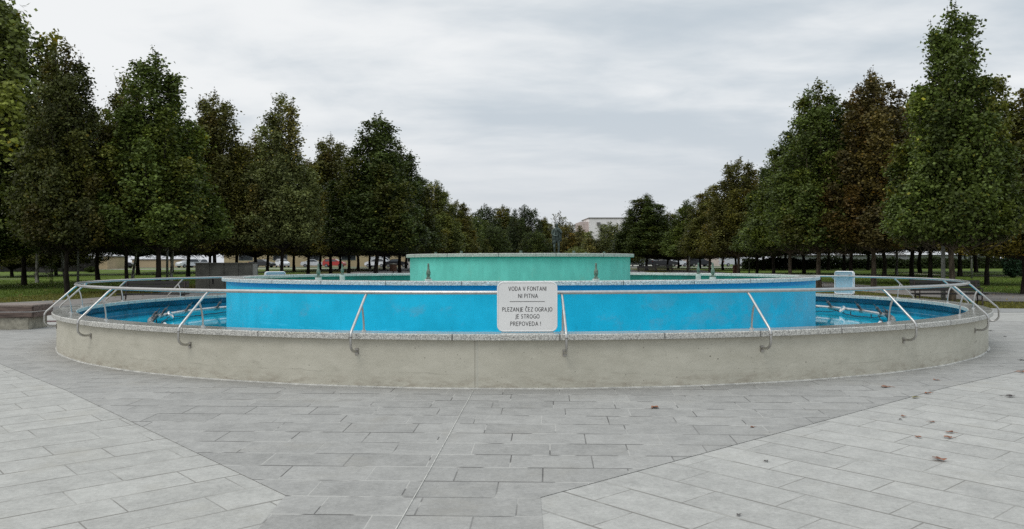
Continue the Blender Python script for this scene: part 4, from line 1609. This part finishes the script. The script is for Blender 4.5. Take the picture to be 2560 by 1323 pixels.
for side, lst in (("left", LEFT), ("right", RIGHT)):
    ordr = sorted(lst, key=lambda r: abs(r[0] - 1392))
    for i, (px_, Y_, tp, hw, va, ti, wd) in enumerate(ordr):
        where = "concrete wall's side" if side == "left" else "tan trunk's side"
        lab = "%s tree on the %s, %s trunk out from the statue" % (wd, where, ORD[i])
        tree(px_, Y_, tp, hw * 1.5, va, ti, lab, bark_='bark_brown' if px_ in tan else 'bark_dark')

tree(-30, 60, -40, 250, 'm', (.112, .136, .030), "big bright yellow green maple with large leaves at the picture edge", None, name="maple_tree")
G3 = "far trees closing the avenue behind the statue"
for px_, Y_, tp, hw, va, ti, lab in (
        (1160, 205, 507, 14, 'k', (.06, .09, .085), "thin bluish conifer tip poking above the far trees"),
        (1180, 150, 535, 45, 'f', GR, "green rounded far tree next to the conifer tip"),
        (1212, 165, 512, 44, 'f', DK, "dark rounded far tree, second past the conifer tip"),
        (1258, 170, 517, 42, 'd', OL, "olive pointed far tree between two darker rounded ones"),
        (1312, 160, 513, 44, 'f', DK, "darkest far tree with a ragged top, midway to the statue"),
        (1362, 170, 543, 32, 'b', OL, "small olive far tree just before the statue"),
        (1400, 190, 528, 40, 's', OL, "nearly bare twiggy tree rising behind the statue"),
        (1424, 150, 556, 46, 'f', OR, "rusty brown far tree beside the statue"),
        (1450, 175, 575, 34, 'f', DG, "dark green far tree below the white flats' corner"),
        (1526, 140, 556, 62, 'f', LG_, "light green bushy tree in front of the white flats"),
        (1566, 150, 574, 46, 'f', GR, "green bushy tree low before the white flats"),
        (1582, 175, 523, 30, 's', (.07, .095, .08), "thin bluish tree top leaning over the white flats"),
        (1232, 140, 560, 40, 'f', DG, "low dark tree filling the gap under the olive pointed one"),
        (1340, 145, 575, 40, 'f', DG, "low dark tree between the ragged top and the statue"),
        (1285, 185, 535, 36, 'f', DG, "dim green tree far behind the olive pointed one"),
        (1485, 160, 600, 30, 'f', DG, "low dark shrubby tree at the foot of the white flats")):
    tree(px_, Y_, tp, hw * 1.25, va, ti, lab, G3, name="far_tree")
G4 = "white stemmed birches on the lawn"
for px_, Y_, tp, hw, lean, lab in ((93, 72, 470, 60, 0, "upright birch right behind the lawn bench"), (166, 66, 430, 60, -9, "birch leaning toward the dark trunk beside the slim post"),
                                   (331, 78, 470, 50, 8, "birch leaning away from the thick trunk, ahead of the beige wall"),
                                   (428, 74, 450, 55, 3, "birch beside the greenish post near the thick dark trunk"),
                                   (2242, 90, 500, 50, 0, "pale stemmed birch behind the tan trunk by the hedge")):
    tree(px_, Y_, tp, hw, 'w', OR if px_ < 200 else OL, lab, G4, 'bark_birch', lean, "birch_tree")

# hedge and shrubs


def hedge(name, lab, x0, x1, Y_, h, dep, tint, seed, cat="hedge"):
    rng = np.random.default_rng(seed)
    n = int(abs(x1 - x0) * 750)
    C = np.stack([rng.uniform(x0, x1, n), Y_ + rng.uniform(0, dep, n), rng.uniform(0, 1, n)], 1)
    C[:, 2] = C[:, 2] * h * (1 + .10 * np.sin(C[:, 0] * .9) + .07 * np.sin(C[:, 0] * 2.3 + 1)) + gz(0, Y_) + rng.normal(size=n) * .08
    P = leaf_quads(rng, C, .26, np.array([0, -.4, .6]))
    me = quads_mesh(name, P, np.ones((n, 3)) * rng.uniform(.6, 1.4, n)[:, None], M['leaf'])
    o_ = bpy.data.objects.new(name, me)
    COL.objects.link(o_)
    o_.color = (*tint, 1)
    tag(o_, lab, cat)
    return o_


hedge("hedge", "dark clipped hedge along the far lawn before the white roofed sheds", X(1860, 118), X(2700, 118), 118, 1.38, 1.2, DK, 3)
hedge("hedge", "dark hedge under the birches beyond the end of the board fence", X(190, 125), X(250, 125), 120, 2.2, 1.2, DK, 4)


def shrub(px_, Y_, top, hw, tint, lab, seed, name="shrub"):
    rng = np.random.default_rng(seed)
    g = gz(0, Y_)
    h = Z(top, Y_, px_) - g
    r = hw / F * Y_
    n = 5000
    u = rng.normal(size=(n, 3))
    u /= np.linalg.norm(u, axis=1)[:, None]
    rad = rng.uniform(.55, 1.05, n)[:, None] * (1 + .12 * np.sin(u[:, :1] * 7 + 2) + .1 * np.sin(u[:, 2:3] * 9))
    C = u * rad * np.array([r, r, h * .52]) + np.array([0, 0, h * .5])
    C[:, 2] = np.maximum(C[:, 2], .02)
    e = empty(name, (X(px_, Y_), Y_, g))
    tag(e, lab, "shrub", "shrubs on the lawn")
    me = quads_mesh("foliage", leaf_quads(rng, C, .16, np.array([0, 0, .5])), np.ones((n, 3)) * rng.uniform(.6, 1.4, n)[:, None], M['leaf'])
    c = bpy.data.objects.new("foliage", me)
    COL.objects.link(c)
    c.parent = e
    c.color = (*tint, 1)
    MB().tube([(0, 0, -.1), (0, 0, h * .6)], [.05, .03], 6).build("stem", M['bark_dark'], e)


shrub(2532, 80, 628, 22, (.022, .050, .024), "dark green egg shaped shrub on the bright lawn", 31)
shrub(2556, 84, 634, 18, (.035, .065, .030), "lighter shrub cut by the picture edge on the bright lawn", 32)
shrub(228, 108, 668, 14, DG, "small bush at the end of the board fence", 33)
shrub(1440, 120, 622, 40, YG, "low yellowish bush behind the turquoise tier near the statue", 34)

# young staked sapling beside the lawn bench
sp_ = empty("sapling", (X(129, 70), 70, gz(0, 70)))
tag(sp_, "thin staked sapling beside the lone lawn bench", "sapling")
m_ = MB()
m_.tube([(-.12, 0, 0), (-.12, 0, 1.0)], .025, 6)
m_.tube([(.10, 0, 0), (.10, 0, 1.0)], .025, 6)
m_.build("stakes", M['bark_dark'], sp_)
MB().tube([(0, 0, 0), (.02, 0, .8), (-.03, 0, 1.5)], [.03, .02, .01], 6).build("trunk", M['bark_dark'], sp_)
rng = np.random.default_rng(77)
Cq = rng.normal(size=(160, 3)) * np.array([.28, .28, .30]) + np.array([0, 0, 1.25])
me = quads_mesh("crown", leaf_quads(rng, Cq, .14, np.array([0, 0, .5])), np.ones((160, 3)), M['leaf'])
c_ = bpy.data.objects.new("crown", me)
COL.objects.link(c_)
c_.parent = sp_
c_.color = (*DG, 1)

# ------------------------------------------------------------------ grass blades and litter of leaves (uncountable)
rng = np.random.default_rng(21)


def grass_patch(n, xs, ys, keep):
    x = rng.uniform(*xs, n)
    y = ys[0] + (ys[1] - ys[0]) * rng.uniform(0, 1, n) ** 1.6
    k = keep(x, y)
    x, y = x[k], y[k]
    return np.stack([x, y, np.array([gz(0, b) for b in y]) - .02], 1)


def on_left(x, y):
    return (x < -20.3 - np.maximum(0, 39.5 - y) * .5) & (y > 36.0) & (x > -.60 * y - 2)


def on_right(x, y):
    strip_ = (x > 16.2) & (x < 19.2) & (y > 30.4)
    lawn_ = (x > 26.5 + np.maximum(0, 46 - y) * 1.0) & (y > 38)
    front = (x > 17) & (y > 30.2) & (y < 34.5 - (x - 22) * .14) & (x < 40)
    return (strip_ | lawn_ | front) & (x < .60 * y + 2)


G = np.concatenate([grass_patch(60000, (-50, -20), (35.5, 78), on_left), grass_patch(75000, (16, 50), (29.5, 78), on_right)])
n = len(G)
hgt = rng.uniform(.03, .085, n)
ang = rng.uniform(0, 2 * PI, n)
wd = rng.uniform(.012, .03, n)
dxy = np.stack([np.cos(ang), np.sin(ang), 0 * ang], 1) * wd[:, None]
tipo = np.stack([rng.normal(size=n) * .02, rng.normal(size=n) * .02, hgt], 1)
P = np.stack([G - dxy, G + dxy, G + tipo + dxy * .2, G + tipo - dxy * .2], 1)
cols = np.ones((n, 3)) * rng.uniform(.6, 1.35, n)[:, None]
wornm = (np.abs(G[:, 0]) < 24.5) | (G[:, 1] < 39.5)
cols[wornm] *= np.array([1.25, .85, 1.0])
me = quads_mesh("grass", P, cols, M['leaf'])
go = bpy.data.objects.new("grass", me)
COL.objects.link(go)
go.color = (.12, .17, .030, 1)
tag(go, "short rough grass of the lawns", "grass", kind="stuff")

nl = 1500
xl = np.concatenate([rng.uniform(-46, -18, nl // 2), rng.uniform(16, 46, nl // 2)])
yl = rng.uniform(31, 95, nl)
okm = (np.abs(xl) < .62 * yl)
xl, yl = xl[okm], yl[okm]
Cq = np.stack([xl, yl, np.array([gz(0, b) for b in yl]) + .035], 1)
P = leaf_quads(rng, Cq, .11, np.array([0, 0, 3.0]))
tone = rng.uniform(0, 1, len(P))[:, None]
cols = (1 - tone) * np.array([.20, .09, .03]) + tone * np.array([.34, .27, .12])
me = quads_mesh("fallen_leaves", P, cols, M['leaf'])
lo_ = bpy.data.objects.new("fallen_leaves", me)
COL.objects.link(lo_)
tag(lo_, "scattered fallen leaves on lawns and paths under the trees", "leaves", kind="stuff")

# dropped leaves one can count on the paving
M['dry_leaf'] = simple("dry_leaf", (.26, .095, .04), .7, var=.3, scale=30)
M['dry_leaf_g'] = simple("olive_leaf", (.20, .17, .05), .7, var=.3, scale=30)
M['dry_leaf_d'] = simple("dark_leaf", (.05, .035, .03), .7, var=.3, scale=30)


def leaf_bm(seed):
    r = random.Random(seed)
    m_ = MB()
    n = 14
    rim = []
    for k in range(n):
        a = 2 * PI * k / n
        rad = .055 * (1 + .35 * math.cos(3 * a) * (k % 2) + r.uniform(-.15, .15))
        rim.append((rad * math.cos(a), rad * .75 * math.sin(a), .004 + .014 * abs(math.sin(a * 1.5 + seed)) + r.uniform(0, .005)))
    vs = [(0, 0, .008)] + rim
    m_.add(vs, [(0, 1 + k, 1 + (k + 1) % n) for k in range(n)])
    m_.tube([(0, 0, .01), (-.05, .03, .012), (-.10, .045, .006)], .0022, 5)
    return m_


LV = [
    (1636, 1021, 1.0, 'dry_leaf', "russet curled leaf alone on the dark paving ahead of the fountain"),
    (2212, 970, 1.1, 'dry_leaf', "orange brown leaf with a long stalk on dark paving"),
    (2340, 952, .7, 'dry_leaf', "small red brown leaf nearest the fountain's curved foot"),
    (2287, 996, .8, 'dry_leaf_g', "olive green leaf on the border of dark and light paving"),
    (2319, 985, .8, 'dry_leaf', "yellowish curled leaf just behind the olive one"),
    (2553, 932, 1.0, 'dry_leaf', "orange leaf at the picture's edge beside light paving"),
    (2525, 993, 1.0, 'dry_leaf_d', "dark grey brown leaf below the orange edge leaf"),
    (2349, 1152, 1.0, 'dry_leaf', "big russet leaf nearest the viewer on light paving"),
    (2258, 1043, .6, 'dry_leaf', "small upright brown leaf in a cluster of crumbs"),
    (2250, 1050, .4, 'dry_leaf_d', "tiny dark crumb of leaf touching the upright one"),
    (2329, 1057, .5, 'dry_leaf', "narrow brown scrap farther along than the small cluster"),
    (2373, 1083, .7, 'dry_leaf', "flat brown scrap above the reddish one"),
    (2295, 1095, .6, 'dry_leaf', "thin brown scrap level with the reddish one"),
    (2369, 1096, .7, 'dry_leaf', "reddish scrap between flat scrap and big russet leaf"),
    (1880, 1070, .5, 'dry_leaf', "tiny red leaf by the corner of dark paving"),
    (1915, 1155, .4, 'dry_leaf_d', "black speck of leaf midway over the light slabs"),
    (2462, 881, 1.1, 'dry_leaf_d', "dark leaf touching the white line at the fountain foot"),
    (2555, 902, .9, 'dry_leaf_d', "dark leaf on the grey paving by the picture's edge"),
    (2475, 828, .9, 'dry_leaf_d', "dim leaf on grey paving next to the railing hook"),
    (2512, 843, .8, 'dry_leaf_d', "dim leaf farther out from the railing hook"),
    (1845, 1290, .35, 'dry_leaf_d', "black speck close to the viewer on light slabs"),
]
rr_ = random.Random(3)
for i, (px_, py_, s_, mm, lab) in enumerate(LV):
    y0_ = 658.35 - .0022 * (px_ - 1300)
    s = (py_ - y0_) / F
    Y_ = 1.6 / s
    if Y_ < 11:
        Y_ = (1.6 + .308) / (s + .028)
    o_ = leaf_bm(i).build("fallen_leaf", M[mm], None, loc=(X(px_, Y_), Y_, gz(0, Y_) + .006))
    o_.rotation_euler = (0, 0, rr_.uniform(0, 6.28))
    o_.scale = (s_, s_, s_)
    tag(o_, lab, "leaf", "dropped leaves on the paving")
